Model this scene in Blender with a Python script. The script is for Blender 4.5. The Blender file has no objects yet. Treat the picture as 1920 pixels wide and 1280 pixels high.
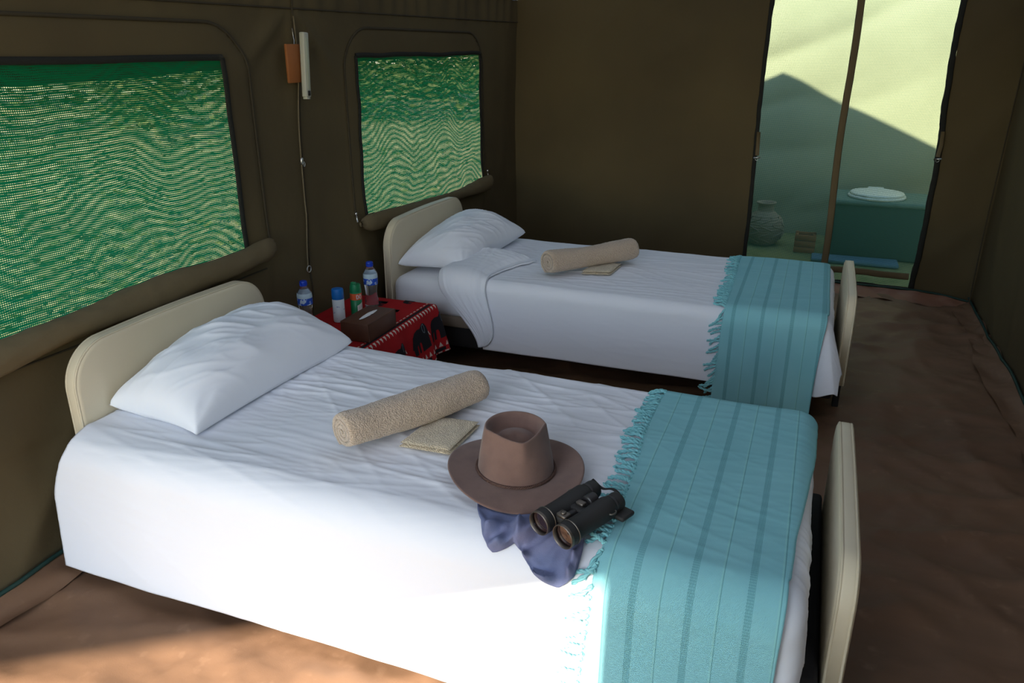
import bpy, bmesh, math, random
import numpy as np
from mathutils import Vector, Matrix

PI = math.pi
scene = bpy.context.scene
COL = scene.collection

# ------------------------------------------------------------------ camera
FPX = 1457.05
CAM = Vector((2.053, 0.0, 1.5))
cam_rot = Matrix(((0.93274243, 0.12732674, -0.33731212),
                  (0.36054343, -0.32940014, 0.87264196),
                  (0.0, -0.93556584, -0.35315231)))      # columns: right, down, forward
cd = bpy.data.cameras.new('camera')
cd.sensor_width = 36.0
cd.lens = FPX * 36.0 / 1920.0
cd.clip_start = 0.02
cam = bpy.data.objects.new('camera', cd)
COL.objects.link(cam)
mw = Matrix.Identity(4)
for i in range(3):
    mw[i][0] = cam_rot[i][0]
    mw[i][1] = -cam_rot[i][1]
    mw[i][2] = -cam_rot[i][2]
    mw[i][3] = CAM[i]
cam.matrix_world = mw
scene.camera = cam

# ------------------------------------------------------------------ sky, sun, exposure
SUN_DIR = Vector((-0.065, -1.0, 0.62)).normalized()       # towards the sun
world = bpy.data.worlds.new('sky')
scene.world = world
world.use_nodes = True
wn = world.node_tree
wn.nodes.clear()
sky = wn.nodes.new('ShaderNodeTexSky')
sky.sky_type = 'NISHITA'
sky.sun_disc = False
sky.sun_elevation = math.asin(SUN_DIR.z)
sky.sun_rotation = math.atan2(SUN_DIR.x, SUN_DIR.y)
sky.air_density = 1.0
sky.dust_density = 0.4
bgn = wn.nodes.new('ShaderNodeBackground')
bgn.inputs['Strength'].default_value = 0.46
won = wn.nodes.new('ShaderNodeOutputWorld')
wn.links.new(sky.outputs[0], bgn.inputs[0])
wn.links.new(bgn.outputs[0], won.inputs[0])

sd = bpy.data.lights.new('sun', 'SUN')
sd.energy = 13.5
sd.angle = math.radians(0.9)
sd.color = (1.0, 0.90, 0.76)
so = bpy.data.objects.new('sun', sd)
COL.objects.link(so)
so.rotation_euler = SUN_DIR.to_track_quat('Z', 'Y').to_euler()

# sampling portal across the open left half of the tent front (gives off no light itself)
pd = bpy.data.lights.new('opening_portal', 'AREA')
pd.shape = 'RECTANGLE'
pd.size = 3.2
pd.size_y = 2.3
pd.cycles.is_portal = True
po = bpy.data.objects.new('opening_portal', pd)
COL.objects.link(po)
po.location = (1.53, -0.34, 1.15)
po.rotation_euler = (PI / 2, 0, 0)

vs = scene.view_settings
vs.view_transform = 'Standard'
vs.look = 'None'
vs.gamma = 1.0
vs.use_curve_mapping = False
vs.exposure = 0.36
scene.cycles.max_bounces = 10
scene.cycles.diffuse_bounces = 6
scene.cycles.transparent_max_bounces = 16
scene.cycles.use_denoising = True

# ------------------------------------------------------------------ helpers
_perm = {}


def pn(x, y, seed=0):
    """vectorised 2-D gradient noise, about -0.7..0.7"""
    if seed not in _perm:
        r = np.random.RandomState(seed + 11)
        p = r.permutation(256)
        a = r.rand(256) * 2 * PI
        _perm[seed] = (np.concatenate([p, p]), np.cos(a), np.sin(a))
    p, gx, gy = _perm[seed]
    x = np.asarray(x, float)
    y = np.asarray(y, float)
    xi = np.floor(x).astype(int)
    yi = np.floor(y).astype(int)
    xf = x - xi
    yf = y - yi
    u = xf ** 3 * (xf * (xf * 6 - 15) + 10)
    v = yf ** 3 * (yf * (yf * 6 - 15) + 10)

    def g(ix, iy, dx, dy):
        h = p[p[ix & 255] + (iy & 255)]
        return gx[h] * dx + gy[h] * dy
    a = g(xi, yi, xf, yf)
    b = g(xi + 1, yi, xf - 1, yf)
    c = g(xi, yi + 1, xf, yf - 1)
    d = g(xi + 1, yi + 1, xf - 1, yf - 1)
    return (a + u * (b - a)) * (1 - v) + (c + u * (d - c)) * v


def ridge(x, y, ang, fl, fc, seed, sharp=5.0):
    """thin creases running along direction ang: 0..1"""
    c, s = math.cos(ang), math.sin(ang)
    a = (x * c + y * s)
    b = (-x * s + y * c)
    n = pn(a * fl, b * fc, seed)
    m = np.clip(0.5 + 1.3 * pn(a * fl * 0.7 + 9.1, b * fc * 0.25 + 3.3, seed + 50), 0, 1)
    return np.clip(1 - np.abs(n) * 2.2, 0, 1) ** sharp * m


def sstep(e0, e1, x):
    t = np.clip((np.asarray(x, float) - e0) / (e1 - e0), 0, 1)
    return t * t * (3 - 2 * t)


def tagp(o, label=None, cat=None, group=None, kind=None):
    if label:
        o['label'] = label
    if cat:
        o['category'] = cat
    if group:
        o['group'] = group
    if kind:
        o['kind'] = kind
    return o


def root_loc(o):
    while o.parent:
        o = o.parent
    return Vector(o.location)


def mobj(name, verts, faces, m, parent=None, base=None, smooth=True, uvs=None, label=None):
    """one mesh object; verts in world coordinates"""
    v = np.asarray(verts, float).reshape(-1, 3)
    if parent is not None:
        off = np.array(root_loc(parent))
    elif base is not None:
        off = np.array(base, float)
    else:
        off = np.zeros(3)
    me = bpy.data.meshes.new(name)
    me.from_pydata((v - off).tolist(), [], [tuple(int(i) for i in f) for f in faces])
    if uvs is not None:
        uvl = me.uv_layers.new(name='uv')
        uvs = np.asarray(uvs, float)
        li = np.zeros(len(me.loops), int)
        me.loops.foreach_get('vertex_index', li)
        uvl.data.foreach_set('uv', uvs[li].ravel())
    if smooth:
        me.polygons.foreach_set('use_smooth', np.ones(len(me.polygons), bool))
    me.materials.append(m)
    me.update()
    o = bpy.data.objects.new(name, me)
    COL.objects.link(o)
    if parent is not None:
        o.parent = parent
    elif base is not None:
        o.location = base
    if label:
        o['label'] = label
    return o


def thing(name, label, cat, loc, group=None):
    o = bpy.data.objects.new(name, None)
    o.empty_display_size = 0.05
    COL.objects.link(o)
    o.location = loc
    return tagp(o, label, cat, group)


def grid_faces(nu, nv, wrap_v=False, keep=None, base=0):
    f = []
    for i in range(nu - 1):
        for j in range(nv if wrap_v else nv - 1):
            if keep is not None and not keep[i, j]:
                continue
            j2 = (j + 1) % nv
            f.append((base + i * nv + j, base + (i + 1) * nv + j, base + (i + 1) * nv + j2, base + i * nv + j2))
    return f


class MB:
    """collects shapes into one mesh"""

    def __init__(self):
        self.v = []
        self.f = []

    def add(self, v, f):
        b = len(self.v)
        self.v += [tuple(map(float, p)) for p in v]
        self.f += [tuple(i + b for i in q) for q in f]
        return self

    def tube(self, pts, r, n=8, caps=True, flat=1.0, flatdir=None):
        pts = [Vector(p) for p in pts]
        k = len(pts)
        rs = r if hasattr(r, '__len__') else [r] * k
        up = None
        v = []
        for i in range(k):
            t = (pts[min(i + 1, k - 1)] - pts[max(i - 1, 0)])
            if t.length < 1e-9:
                t = Vector((0, 0, 1))
            t.normalize()
            if flatdir is not None:
                a = Vector(flatdir)
                a = (a - t * a.dot(t)).normalized()
            else:
                if up is None:
                    up = Vector((0, 0, 1)) if abs(t.z) < 0.9 else Vector((1, 0, 0))
                a = (up - t * up.dot(t)).normalized()
                up = a
            b = t.cross(a)
            for j in range(n):
                an = 2 * PI * j / n
                v.append(pts[i] + a * (math.cos(an) * rs[i] * flat) + b * (math.sin(an) * rs[i]))
        f = grid_faces(k, n, True)
        if caps:
            f.append(tuple(range(n))[::-1])
            f.append(tuple((k - 1) * n + j for j in range(n)))
        return self.add(v, f)

    def lathe(self, prof, n=32, M=None, cap0=True, cap1=True):
        """prof: (radius, height) pairs about local z; M places it"""
        v = []
        for (r, h) in prof:
            for j in range(n):
                a = 2 * PI * j / n
                p = Vector((r * math.cos(a), r * math.sin(a), h))
                v.append(M @ p if M is not None else p)
        f = [tuple(reversed(q)) for q in grid_faces(len(prof), n, True)]
        if cap0:
            f.append(tuple(range(n))[::-1])
        if cap1:
            f.append(tuple((len(prof) - 1) * n + j for j in range(n)))
        return self.add(v, f)

    def rbox(self, lo, hi, r=0.01, seg=2, M=None):
        bm = bmesh.new()
        bmesh.ops.create_cube(bm, size=1.0)
        lo = Vector(lo)
        hi = Vector(hi)
        for q in bm.verts:
            q.co = Vector([(lo[i] + hi[i]) / 2 + q.co[i] * (hi[i] - lo[i]) for i in range(3)])
        if r > 0:
            bmesh.ops.bevel(bm, geom=bm.edges[:], offset=r, segments=seg, affect='EDGES', profile=0.5)
        bm.verts.ensure_lookup_table()
        v = [(M @ q.co if M is not None else q.co.copy()) for q in bm.verts]
        f = [[q.index for q in fc.verts] for fc in bm.faces]
        bm.free()
        return self.add(v, f)

    def build(self, name, m, parent=None, base=None, smooth=True, label=None):
        return mobj(name, self.v, self.f, m, parent, base, smooth, None, label)


def autosmooth(o, deg=35):
    """sharp edges for mixed shapes"""
    bm = bmesh.new()
    bm.from_mesh(o.data)
    for e in bm.edges:
        if len(e.link_faces) == 2 and e.calc_face_angle(0) > math.radians(deg):
            e.smooth = False
    bm.to_mesh(o.data)
    bm.free()
    return o


# ------------------------------------------------------------------ materials
def M(name, base, rough=0.85, var=None, bump=None, sheen=0.0, spec=0.3, metal=0.0, trans=0.0, ior=1.45, alpha=None, coat=0.0, coords='Object'):
    """var: list of (scale, detail, colour2, low, high); bump: list of (scale, strength, distance, detail)"""
    m = bpy.data.materials.new(name)
    m.use_nodes = True
    nt = m.node_tree
    b = nt.nodes['Principled BSDF']
    b.inputs['Base Color'].default_value = (*base, 1)
    b.inputs['Roughness'].default_value = rough
    b.inputs['Specular IOR Level'].default_value = spec
    b.inputs['Metallic'].default_value = metal
    b.inputs['Transmission Weight'].default_value = trans
    b.inputs['IOR'].default_value = ior
    b.inputs['Sheen Weight'].default_value = sheen
    b.inputs['Coat Weight'].default_value = coat
    tc = nt.nodes.new('ShaderNodeTexCoord')
    col = None
    for (sc, det, c2, lo, hi) in (var or []):
        n = nt.nodes.new('ShaderNodeTexNoise')
        n.inputs['Scale'].default_value = sc
        n.inputs['Detail'].default_value = det
        nt.links.new(tc.outputs[coords], n.inputs['Vector'])
        mr = nt.nodes.new('ShaderNodeMapRange')
        mr.inputs['From Min'].default_value = lo
        mr.inputs['From Max'].default_value = hi
        nt.links.new(n.outputs['Fac'], mr.inputs['Value'])
        mx = nt.nodes.new('ShaderNodeMix')
        mx.data_type = 'RGBA'
        nt.links.new(mr.outputs[0], mx.inputs['Factor'])
        if col is None:
            mx.inputs['A'].default_value = (*base, 1)
        else:
            nt.links.new(col, mx.inputs['A'])
        mx.inputs['B'].default_value = (*c2, 1)
        col = mx.outputs['Result']
    if col is not None:
        nt.links.new(col, b.inputs['Base Color'])
    nrm = None
    for (sc, st, dist, det) in (bump or []):
        n = nt.nodes.new('ShaderNodeTexNoise')
        n.inputs['Scale'].default_value = sc
        n.inputs['Detail'].default_value = det
        nt.links.new(tc.outputs[coords], n.inputs['Vector'])
        bp = nt.nodes.new('ShaderNodeBump')
        bp.inputs['Strength'].default_value = st
        bp.inputs['Distance'].default_value = dist
        nt.links.new(n.outputs['Fac'], bp.inputs['Height'])
        if nrm is not None:
            nt.links.new(nrm, bp.inputs['Normal'])
        nrm = bp.outputs[0]
    if nrm is not None:
        nt.links.new(nrm, b.inputs['Normal'])
    return m


class NT:
    """small node-graph helper"""

    def __init__(self, m):
        m.use_nodes = True
        self.t = m.node_tree

    def n(self, kind, **kw):
        nd = self.t.nodes.new(kind)
        for k, v in kw.items():
            setattr(nd, k, v)
        return nd

    def math(self, op, a, b=None, c=None):
        nd = self.n('ShaderNodeMath', operation=op)
        for i, x in enumerate((a, b, c)):
            if x is None:
                continue
            if isinstance(x, (int, float)):
                nd.inputs[i].default_value = x
            else:
                self.t.links.new(x, nd.inputs[i])
        return nd.outputs[0]

    def link(self, a, b):
        self.t.links.new(a, b)


canvas = M('olive_canvas', (0.122, 0.093, 0.046), 0.9,
           var=[(1.3, 3, (0.094, 0.072, 0.038), 0.35, 0.7)],
           bump=[(420, 0.25, 0.001, 1), (9, 0.25, 0.012, 3)], spec=0.15)
canvas_dark = M('olive_canvas_roll', (0.145, 0.112, 0.062), 0.9, bump=[(420, 0.25, 0.001, 1), (14, 0.3, 0.01, 3)], spec=0.15)
seam_m = M('seam_thread', (0.055, 0.044, 0.026), 0.9)
binding_m = M('black_binding', (0.022, 0.022, 0.018), 0.85, bump=[(160, 0.5, 0.002, 2)])
groundsheet = M('brown_groundsheet', (0.205, 0.114, 0.064), 0.62,
                var=[(1.7, 4, (0.150, 0.082, 0.047), 0.35, 0.7), (16, 3, (0.25, 0.145, 0.086), 0.62, 0.8)],
                bump=[(300, 0.15, 0.001, 1), (6, 0.45, 0.03, 2)], spec=0.3)
groundsheet_hem = M('redbrown_groundsheet_hem', (0.27, 0.125, 0.075), 0.65, var=[(6, 3, (0.35, 0.20, 0.14), 0.45, 0.7)],
                    bump=[(14, 0.35, 0.01, 3)], spec=0.3)
piping_green = M('dark_green_piping', (0.016, 0.045, 0.036), 0.6)
steel = M('steel', (0.62, 0.62, 0.60), 0.35, metal=1.0)
white_cotton = M('white_cotton', (0.79, 0.81, 0.86), 0.85,
                 bump=[(500, 0.12, 0.0006, 1), (30, 0.05, 0.003, 3)], spec=0.2, sheen=0.1)
sheet_cotton = M('white_sheet', (0.80, 0.80, 0.82), 0.85, bump=[(500, 0.12, 0.0006, 1), (25, 0.15, 0.004, 2)], spec=0.2)
cream_vinyl = M('cream_vinyl', (0.66, 0.58, 0.42), 0.5, var=[(3, 3, (0.61, 0.53, 0.38), 0.4, 0.7)],
                bump=[(260, 0.12, 0.0008, 2), (9, 0.08, 0.01, 2)], spec=0.35)
cream_pipe = M('cream_piping', (0.60, 0.52, 0.37), 0.5)
taupe = M('taupe_fabric', (0.24, 0.19, 0.14), 0.9, bump=[(300, 0.3, 0.001, 1)])
black_fabric = M('black_fabric', (0.022, 0.020, 0.020), 0.8, bump=[(300, 0.3, 0.001, 1)])
towel_m = M('beige_terry', (0.56, 0.44, 0.33), 0.95, var=[(260, 2, (0.42, 0.32, 0.23), 0.45, 0.7)],
            bump=[(240, 0.9, 0.006, 2), (90, 0.5, 0.006, 2)], spec=0.05, sheen=0.4)
towel_pale = M('pale_terry', (0.64, 0.54, 0.38), 0.95, var=[(260, 2, (0.50, 0.42, 0.28), 0.45, 0.7)],
               bump=[(240, 0.9, 0.006, 2)], spec=0.05, sheen=0.4)
felt = M('brown_felt', (0.200, 0.122, 0.098), 0.95, var=[(22, 4, (0.165, 0.100, 0.082), 0.4, 0.7)],
         bump=[(420, 0.25, 0.001, 2)], spec=0.1, sheen=0.25)
leather_cord = M('braided_cord', (0.10, 0.055, 0.042), 0.6)
rubber = M('black_rubber', (0.028, 0.027, 0.026), 0.62, bump=[(500, 0.2, 0.0006, 2)], spec=0.4)
worn_metal = M('worn_metal', (0.19, 0.165, 0.14), 0.4, metal=0.9)
black_metal = M('black_metal', (0.03, 0.028, 0.028), 0.35, spec=0.5)
lens_m = M('lens_glass', (0.025, 0.012, 0.012), 0.06, spec=0.9, coat=1.0)
denim = M('blue_cotton', (0.150, 0.175, 0.300), 0.9, var=[(9, 3, (0.22, 0.215, 0.34), 0.45, 0.75)],
          bump=[(420, 0.35, 0.001, 1), (40, 0.3, 0.004, 3)], spec=0.1)
leather = M('brown_leather', (0.120, 0.048, 0.026), 0.5, var=[(12, 4, (0.09, 0.036, 0.020), 0.4, 0.7)],
            bump=[(160, 0.2, 0.001, 3)], spec=0.35)
paper_white = M('tissue_paper', (0.78, 0.78, 0.78), 0.9)
pet = M('clear_bottle', (0.93, 0.96, 1.0), 0.05, trans=0.95, ior=1.33, spec=0.6)
blue_plastic = M('blue_plastic', (0.010, 0.055, 0.50), 0.35, spec=0.45)
label_blue = M('blue_label', (0.025, 0.10, 0.55), 0.4, var=[(55, 2, (0.55, 0.68, 0.80), 0.56, 0.62)])
label_white = M('pale_label', (0.52, 0.66, 0.72), 0.4)
can_white = M('white_can', (0.62, 0.66, 0.68), 0.35, var=[(45, 2, (0.20, 0.22, 0.42), 0.64, 0.70)], spec=0.4)
can_blue = M('blue_cap', (0.010, 0.15, 0.48), 0.35, spec=0.45)
can_green = M('green_can', (0.012, 0.20, 0.075), 0.35, spec=0.45)
can_orange = M('orange_band', (0.75, 0.13, 0.04), 0.4)
print_white = M('white_print', (0.72, 0.70, 0.66), 0.6)
red_cloth = M('red_cotton', (0.40, 0.018, 0.020), 0.9, var=[(8, 3, (0.33, 0.014, 0.016), 0.4, 0.7)],
              bump=[(400, 0.3, 0.001, 1)], spec=0.1)
print_black = M('black_print', (0.020, 0.018, 0.020), 0.9, spec=0.1)
print_cream = M('cream_print', (0.62, 0.50, 0.42), 0.9, spec=0.1)
print_grey = M('grey_print', (0.16, 0.20, 0.22), 0.9, spec=0.1)
wood_board = M('orange_wood', (0.30, 0.105, 0.030), 0.6, bump=[(60, 0.2, 0.002, 3)])
lamp_plastic = M('ivory_plastic', (0.46, 0.46, 0.38), 0.45, spec=0.4)
black_plastic = M('black_plastic', (0.012, 0.012, 0.012), 0.4)
cord_m = M('tan_cord', (0.17, 0.135, 0.08), 0.85)
wood_dark = M('dark_wood', (0.07, 0.04, 0.025), 0.6)
strap_m = M('brown_webbing', (0.155, 0.115, 0.060), 0.9, bump=[(300, 0.5, 0.001, 1)])
bath_canvas = M('pale_canvas', (0.36, 0.345, 0.23), 0.9, var=[(1.5, 3, (0.33, 0.315, 0.21), 0.4, 0.7)], bump=[(6, 0.3, 0.02, 3)])
bath_green = M('dark_green_canvas', (0.040, 0.070, 0.055), 0.85, bump=[(18, 0.4, 0.01, 3)])
toilet_white = M('toilet_plastic', (0.72, 0.72, 0.66), 0.4)
clay = M('clay_pot', (0.30, 0.22, 0.16), 0.85)
mat_blue = M('blue_mat', (0.10, 0.17, 0.24), 0.9)
soil = M('sandy_soil', (0.20, 0.205, 0.085), 0.95, var=[(0.6, 4, (0.24, 0.225, 0.10), 0.40, 0.60), (5, 4, (0.12, 0.14, 0.04), 0.5, 0.75)],
         bump=[(8, 0.5, 0.03, 4)])
leaf_m = M('scrub_leaf', (0.060, 0.085, 0.022), 0.7, var=[(0.5, 2, (0.12, 0.13, 0.04), 0.4, 0.65)])
twig_m = M('scrub_twig', (0.16, 0.11, 0.07), 0.9)
lid_grey = M('grey_line', (0.20, 0.20, 0.18), 0.6)


def cloth_roof(name, colour, tcol, mixf):
    m = bpy.data.materials.new(name)
    g = NT(m)
    g.t.nodes.clear()
    df = g.n('ShaderNodeBsdfDiffuse')
    df.inputs[0].default_value = (*colour, 1)
    tl = g.n('ShaderNodeBsdfTranslucent')
    tl.inputs[0].default_value = (*tcol, 1)
    mx = g.n('ShaderNodeMixShader')
    mx.inputs[0].default_value = mixf
    g.link(df.outputs[0], mx.inputs[1])
    g.link(tl.outputs[0], mx.inputs[2])
    out = g.n('ShaderNodeOutputMaterial')
    g.link(mx.outputs[0], out.inputs[0])
    return m


roof_canvas = cloth_roof('roof_canvas', (0.16, 0.14, 0.09), (0.22, 0.24, 0.27), 0.30)  # translucency assumed, so the sunlit roof brightens the interior
awning_fill_cloth = cloth_roof('awning_fill_cloth', (0.60, 0.61, 0.63), (0.86, 0.91, 1.0), 0.80)  # unseen fly, made pale and translucent to brighten the beds from the front


def net_material(name, colour, pitch_u, pitch_v, hole_u, hole_v, warp, seed, trans_tint=(1, 1, 1)):
    """woven shade net: opaque threads, open holes (object coordinates y, z)"""
    m = bpy.data.materials.new(name)
    g = NT(m)
    t = g.t
    t.nodes.clear()
    tc = g.n('ShaderNodeTexCoord')
    nz = g.n('ShaderNodeTexNoise')
    nz.inputs['Scale'].default_value = 2.6
    nz.inputs['Detail'].default_value = 1.5
    off = g.n('ShaderNodeVectorMath', operation='ADD')
    off.inputs[1].default_value = (seed, seed * 1.7, 0)
    g.link(tc.outputs['Object'], off.inputs[0])
    g.link(off.outputs[0], nz.inputs['Vector'])
    sp = g.n('ShaderNodeSeparateXYZ')
    g.link(tc.outputs['Object'], sp.inputs[0])
    sn = g.n('ShaderNodeSeparateColor')
    g.link(nz.outputs['Color'], sn.inputs[0])

    def thread(axis, chan, pitch, h):
        w = g.math('MULTIPLY', g.math('SUBTRACT', chan, 0.5), warp)
        c = g.math('DIVIDE', g.math('ADD', axis, w), pitch)
        fr = g.math('FRACT', c)
        d = g.math('ABSOLUTE', g.math('SUBTRACT', fr, 0.5))
        return g.math('LESS_THAN', d, h * 0.5)
    hu = thread(sp.outputs[1], sn.outputs[0], pitch_u, hole_u)
    hv = thread(sp.outputs[2], sn.outputs[1], pitch_v, hole_v)
    hole_f = g.math('MULTIPLY', hu, hv)
    tr = g.n('ShaderNodeBsdfTransparent')
    tr.inputs[0].default_value = (*trans_tint, 1)
    df = g.n('ShaderNodeBsdfDiffuse')
    df.inputs[0].default_value = (*colour, 1)
    tl = g.n('ShaderNodeBsdfTranslucent')
    tl.inputs[0].default_value = (*colour, 1)
    mx = g.n('ShaderNodeMixShader')
    mx.inputs[0].default_value = 0.55
    g.link(df.outputs[0], mx.inputs[1])
    g.link(tl.outputs[0], mx.inputs[2])
    m2 = g.n('ShaderNodeMixShader')
    g.link(hole_f, m2.inputs[0])
    g.link(mx.outputs[0], m2.inputs[1])
    g.link(tr.outputs[0], m2.inputs[2])
    out = g.n('ShaderNodeOutputMaterial')
    g.link(m2.outputs[0], out.inputs[0])
    return m


net_inner = net_material('green_shade_net', (0.010, 0.195, 0.088), 0.0066, 0.0066, 0.70, 0.48, 0.045, 0.0)
net_outer = net_material('green_shade_net_outer', (0.010, 0.185, 0.085), 0.0066, 0.00545, 0.78, 0.58, 0.045, 4.0)


def gauze_material(name, colour, tint, open_f):
    m = bpy.data.materials.new(name)
    g = NT(m)
    g.t.nodes.clear()
    tr = g.n('ShaderNodeBsdfTransparent')
    tr.inputs[0].default_value = (*tint, 1)
    df = g.n('ShaderNodeBsdfDiffuse')
    df.inputs[0].default_value = (*colour, 1)
    tl = g.n('ShaderNodeBsdfTranslucent')
    tl.inputs[0].default_value = (*colour, 1)
    mx = g.n('ShaderNodeMixShader')
    mx.inputs[0].default_value = 0.5
    g.link(df.outputs[0], mx.inputs[1])
    g.link(tl.outputs[0], mx.inputs[2])
    tc = g.n('ShaderNodeTexCoord')
    sp = g.n('ShaderNodeSeparateXYZ')
    g.link(tc.outputs['Object'], sp.inputs[0])
    f1 = g.math('ABSOLUTE', g.math('SUBTRACT', g.math('FRACT', g.math('MULTIPLY', sp.outputs[0], 220.0)), 0.5))
    f2 = g.math('ABSOLUTE', g.math('SUBTRACT', g.math('FRACT', g.math('MULTIPLY', sp.outputs[2], 220.0)), 0.5))
    k = open_f ** 0.5 * 0.5
    h = g.math('MULTIPLY', g.math('LESS_THAN', f1, k), g.math('LESS_THAN', f2, k))
    m2 = g.n('ShaderNodeMixShader')
    g.link(h, m2.inputs[0])
    g.link(mx.outputs[0], m2.inputs[1])
    g.link(tr.outputs[0], m2.inputs[2])
    out = g.n('ShaderNodeOutputMaterial')
    g.link(m2.outputs[0], out.inputs[0])
    return m


door_gauze = gauze_material('green_door_gauze', (0.035, 0.110, 0.090), (0.76, 0.92, 0.80), 0.50)


def throw_material():
    """turquoise hand-woven cotton: uv in metres, u across the stripes, v along them"""
    m = bpy.data.materials.new('turquoise_weave')
    g = NT(m)
    b = g.t.nodes['Principled BSDF']
    b.inputs['Roughness'].default_value = 0.92
    b.inputs['Specular IOR Level'].default_value = 0.1
    uv = g.n('ShaderNodeUVMap')
    uv.uv_map = 'uv'
    sp = g.n('ShaderNodeSeparateXYZ')
    g.link(uv.outputs[0], sp.inputs[0])
    u, v = sp.outputs[0], sp.outputs[1]
    per = 0.118

    def band(centre, half):
        d = g.math('ABSOLUTE', g.math('SUBTRACT', g.math('FRACT', g.math('DIVIDE', u, per)), centre))
        return g.math('LESS_THAN', d, half / per)
    ladder = band(0.28, 0.0075)
    line = band(0.76, 0.0018)
    wires = g.math('LESS_THAN', g.math('FRACT', g.math('MULTIPLY', u, 330.0)), 0.45)
    rungs = g.math('GREATER_THAN', g.math('FRACT', g.math('MULTIPLY', v, 190.0)), 0.55)
    lad = g.math('MULTIPLY', ladder, g.math('MAXIMUM', wires, g.math('MULTIPLY', rungs, 0.6)))
    weave = g.math('MULTIPLY', g.math('SINE', g.math('MULTIPLY', u, 2400.0)), g.math('SINE', g.math('MULTIPLY', v, 2400.0)))
    nz = g.n('ShaderNodeTexNoise')
    nz.inputs['Scale'].default_value = 7.0
    nz.inputs['Detail'].default_value = 4.0
    g.link(uv.outputs[0], nz.inputs['Vector'])
    mx = g.n('ShaderNodeMix', data_type='RGBA')
    mx.inputs['A'].default_value = (0.225, 0.530, 0.575, 1)
    mx.inputs['B'].default_value = (0.285, 0.600, 0.640, 1)
    g.link(nz.outputs['Fac'], mx.inputs['Factor'])
    m2 = g.n('ShaderNodeMix', data_type='RGBA')
    g.link(g.math('MULTIPLY', lad, 0.62), m2.inputs['Factor'])
    g.link(mx.outputs['Result'], m2.inputs['A'])
    m2.inputs['B'].default_value = (0.075, 0.25, 0.28, 1)
    m3 = g.n('ShaderNodeMix', data_type='RGBA')
    g.link(g.math('MULTIPLY', line, 0.6), m3.inputs['Factor'])
    g.link(m2.outputs['Result'], m3.inputs['A'])
    m3.inputs['B'].default_value = (0.30, 0.62, 0.60, 1)
    line2 = band(0.785, 0.0009)
    m4 = g.n('ShaderNodeMix', data_type='RGBA')
    g.link(g.math('MULTIPLY', line2, 0.55), m4.inputs['Factor'])
    g.link(m3.outputs['Result'], m4.inputs['A'])
    m4.inputs['B'].default_value = (0.06, 0.20, 0.20, 1)
    g.link(m4.outputs['Result'], b.inputs['Base Color'])
    hgt = g.math('ADD', g.math('MULTIPLY', weave, 0.25), g.math('SUBTRACT', g.math('MULTIPLY', line, 2.0), lad))
    bp = g.n('ShaderNodeBump')
    bp.inputs['Strength'].default_value = 0.5
    bp.inputs['Distance'].default_value = 0.0015
    g.link(hgt, bp.inputs['Height'])
    g.link(bp.outputs[0], b.inputs['Normal'])
    return m


throw_m = throw_material()
tassel_m = M('turquoise_tassel', (0.240, 0.555, 0.590), 0.92, bump=[(300, 0.4, 0.001, 1)], spec=0.1)

# ------------------------------------------------------------------ tent dimensions
XW, YB, YF = 3.07, 5.40, -0.30           # right wall, back wall, front wall
EAVE, RIDGE_X, RIDGE_Z = 1.80, 1.56, 2.49
ROOF_Y0, ROOF_Y1 = -1.955, 5.41


def roof_z(x):
    return RIDGE_Z - (RIDGE_Z - EAVE) * abs(x - RIDGE_X) / (RIDGE_X if x < RIDGE_X else XW - RIDGE_X)


def rrect_d(y, z, y0, y1, z0, z1, r):
    """signed distance to rounded rectangle, negative inside"""
    cy, cz = (y0 + y1) / 2, (z0 + z1) / 2
    qy = np.abs(y - cy) - (y1 - y0) / 2 + r
    qz = np.abs(z - cz) - (z1 - z0) / 2 + r
    return np.hypot(np.maximum(qy, 0), np.maximum(qz, 0)) + np.minimum(np.maximum(qy, qz), 0) - r


W1 = (0.86, 2.396, 0.722, 1.467)          # window openings: y0, y1, z0, z1
W2 = (3.285, 4.735, 0.680, 1.467)
F1 = (0.72, 2.540, 0.40, 1.586)          # flap outlines round them
F2 = (3.195, 4.785, 0.40, 1.588)


def wl(y, z):
    """inward (x) relief of the left wall"""
    y = np.asarray(y, float)
    z = np.asarray(z, float)
    d = 0.010 * pn(y * 1.4, z * 1.1, 1) + 0.006 * pn(y * 4, z * 2.2, 2)
    for F in (F1, F2):
        d = d + 0.007 * sstep(0.004, -0.012, rrect_d(y, z, *F, 0.22))
    # folds pulled down from the seam knot between the windows
    r = np.hypot(y - 2.84, (z - 1.66) * 1.0) + 1e-6
    a = np.arctan2(y - 2.84, 1.66 - z)
    d = d + 0.018 * np.clip(np.cos(a * 7 + 0.6), 0, 1) ** 2 * np.exp(-((r - 0.22) / 0.18) ** 2) * (z < 1.64)
    # gathered cloth above the top seam
    d = d + 0.006 * np.sin(y * 42 + 4 * pn(y * 3, z * 2, 5)) * sstep(1.60, 1.72, z)
    # slack folds below the windows
    d = d + 0.016 * ridge(y, z, 1.15, 0.8, 3.2, 7, 2.0) * sstep(0.75, 0.45, z)
    d = d + 0.010 * ridge(y, z, 2.2, 1.0, 4.0, 8, 2.0) * sstep(1.0, 0.6, z) * sstep(2.3, 2.6, y)
    return d


def wb(x, z):
    """inward (-y) relief of the back wall"""
    x = np.asarray(x, float)
    z = np.asarray(z, float)
    d = 0.012 * pn(x * 1.2, z * 1.2, 21) + 0.004 * pn(x * 4, z * 3, 22)
    d = d + 0.026 * ridge(x, z, 1.05, 0.5, 1.7, 23, 3.0) + 0.014 * ridge(x, z, 0.75, 0.6, 2.6, 25, 3.0)
    d = d + 0.012 * ridge(x, z, 0.6, 0.7, 3.0, 24, 2.5) * sstep(2.6, 2.8, x)
    return d


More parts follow.
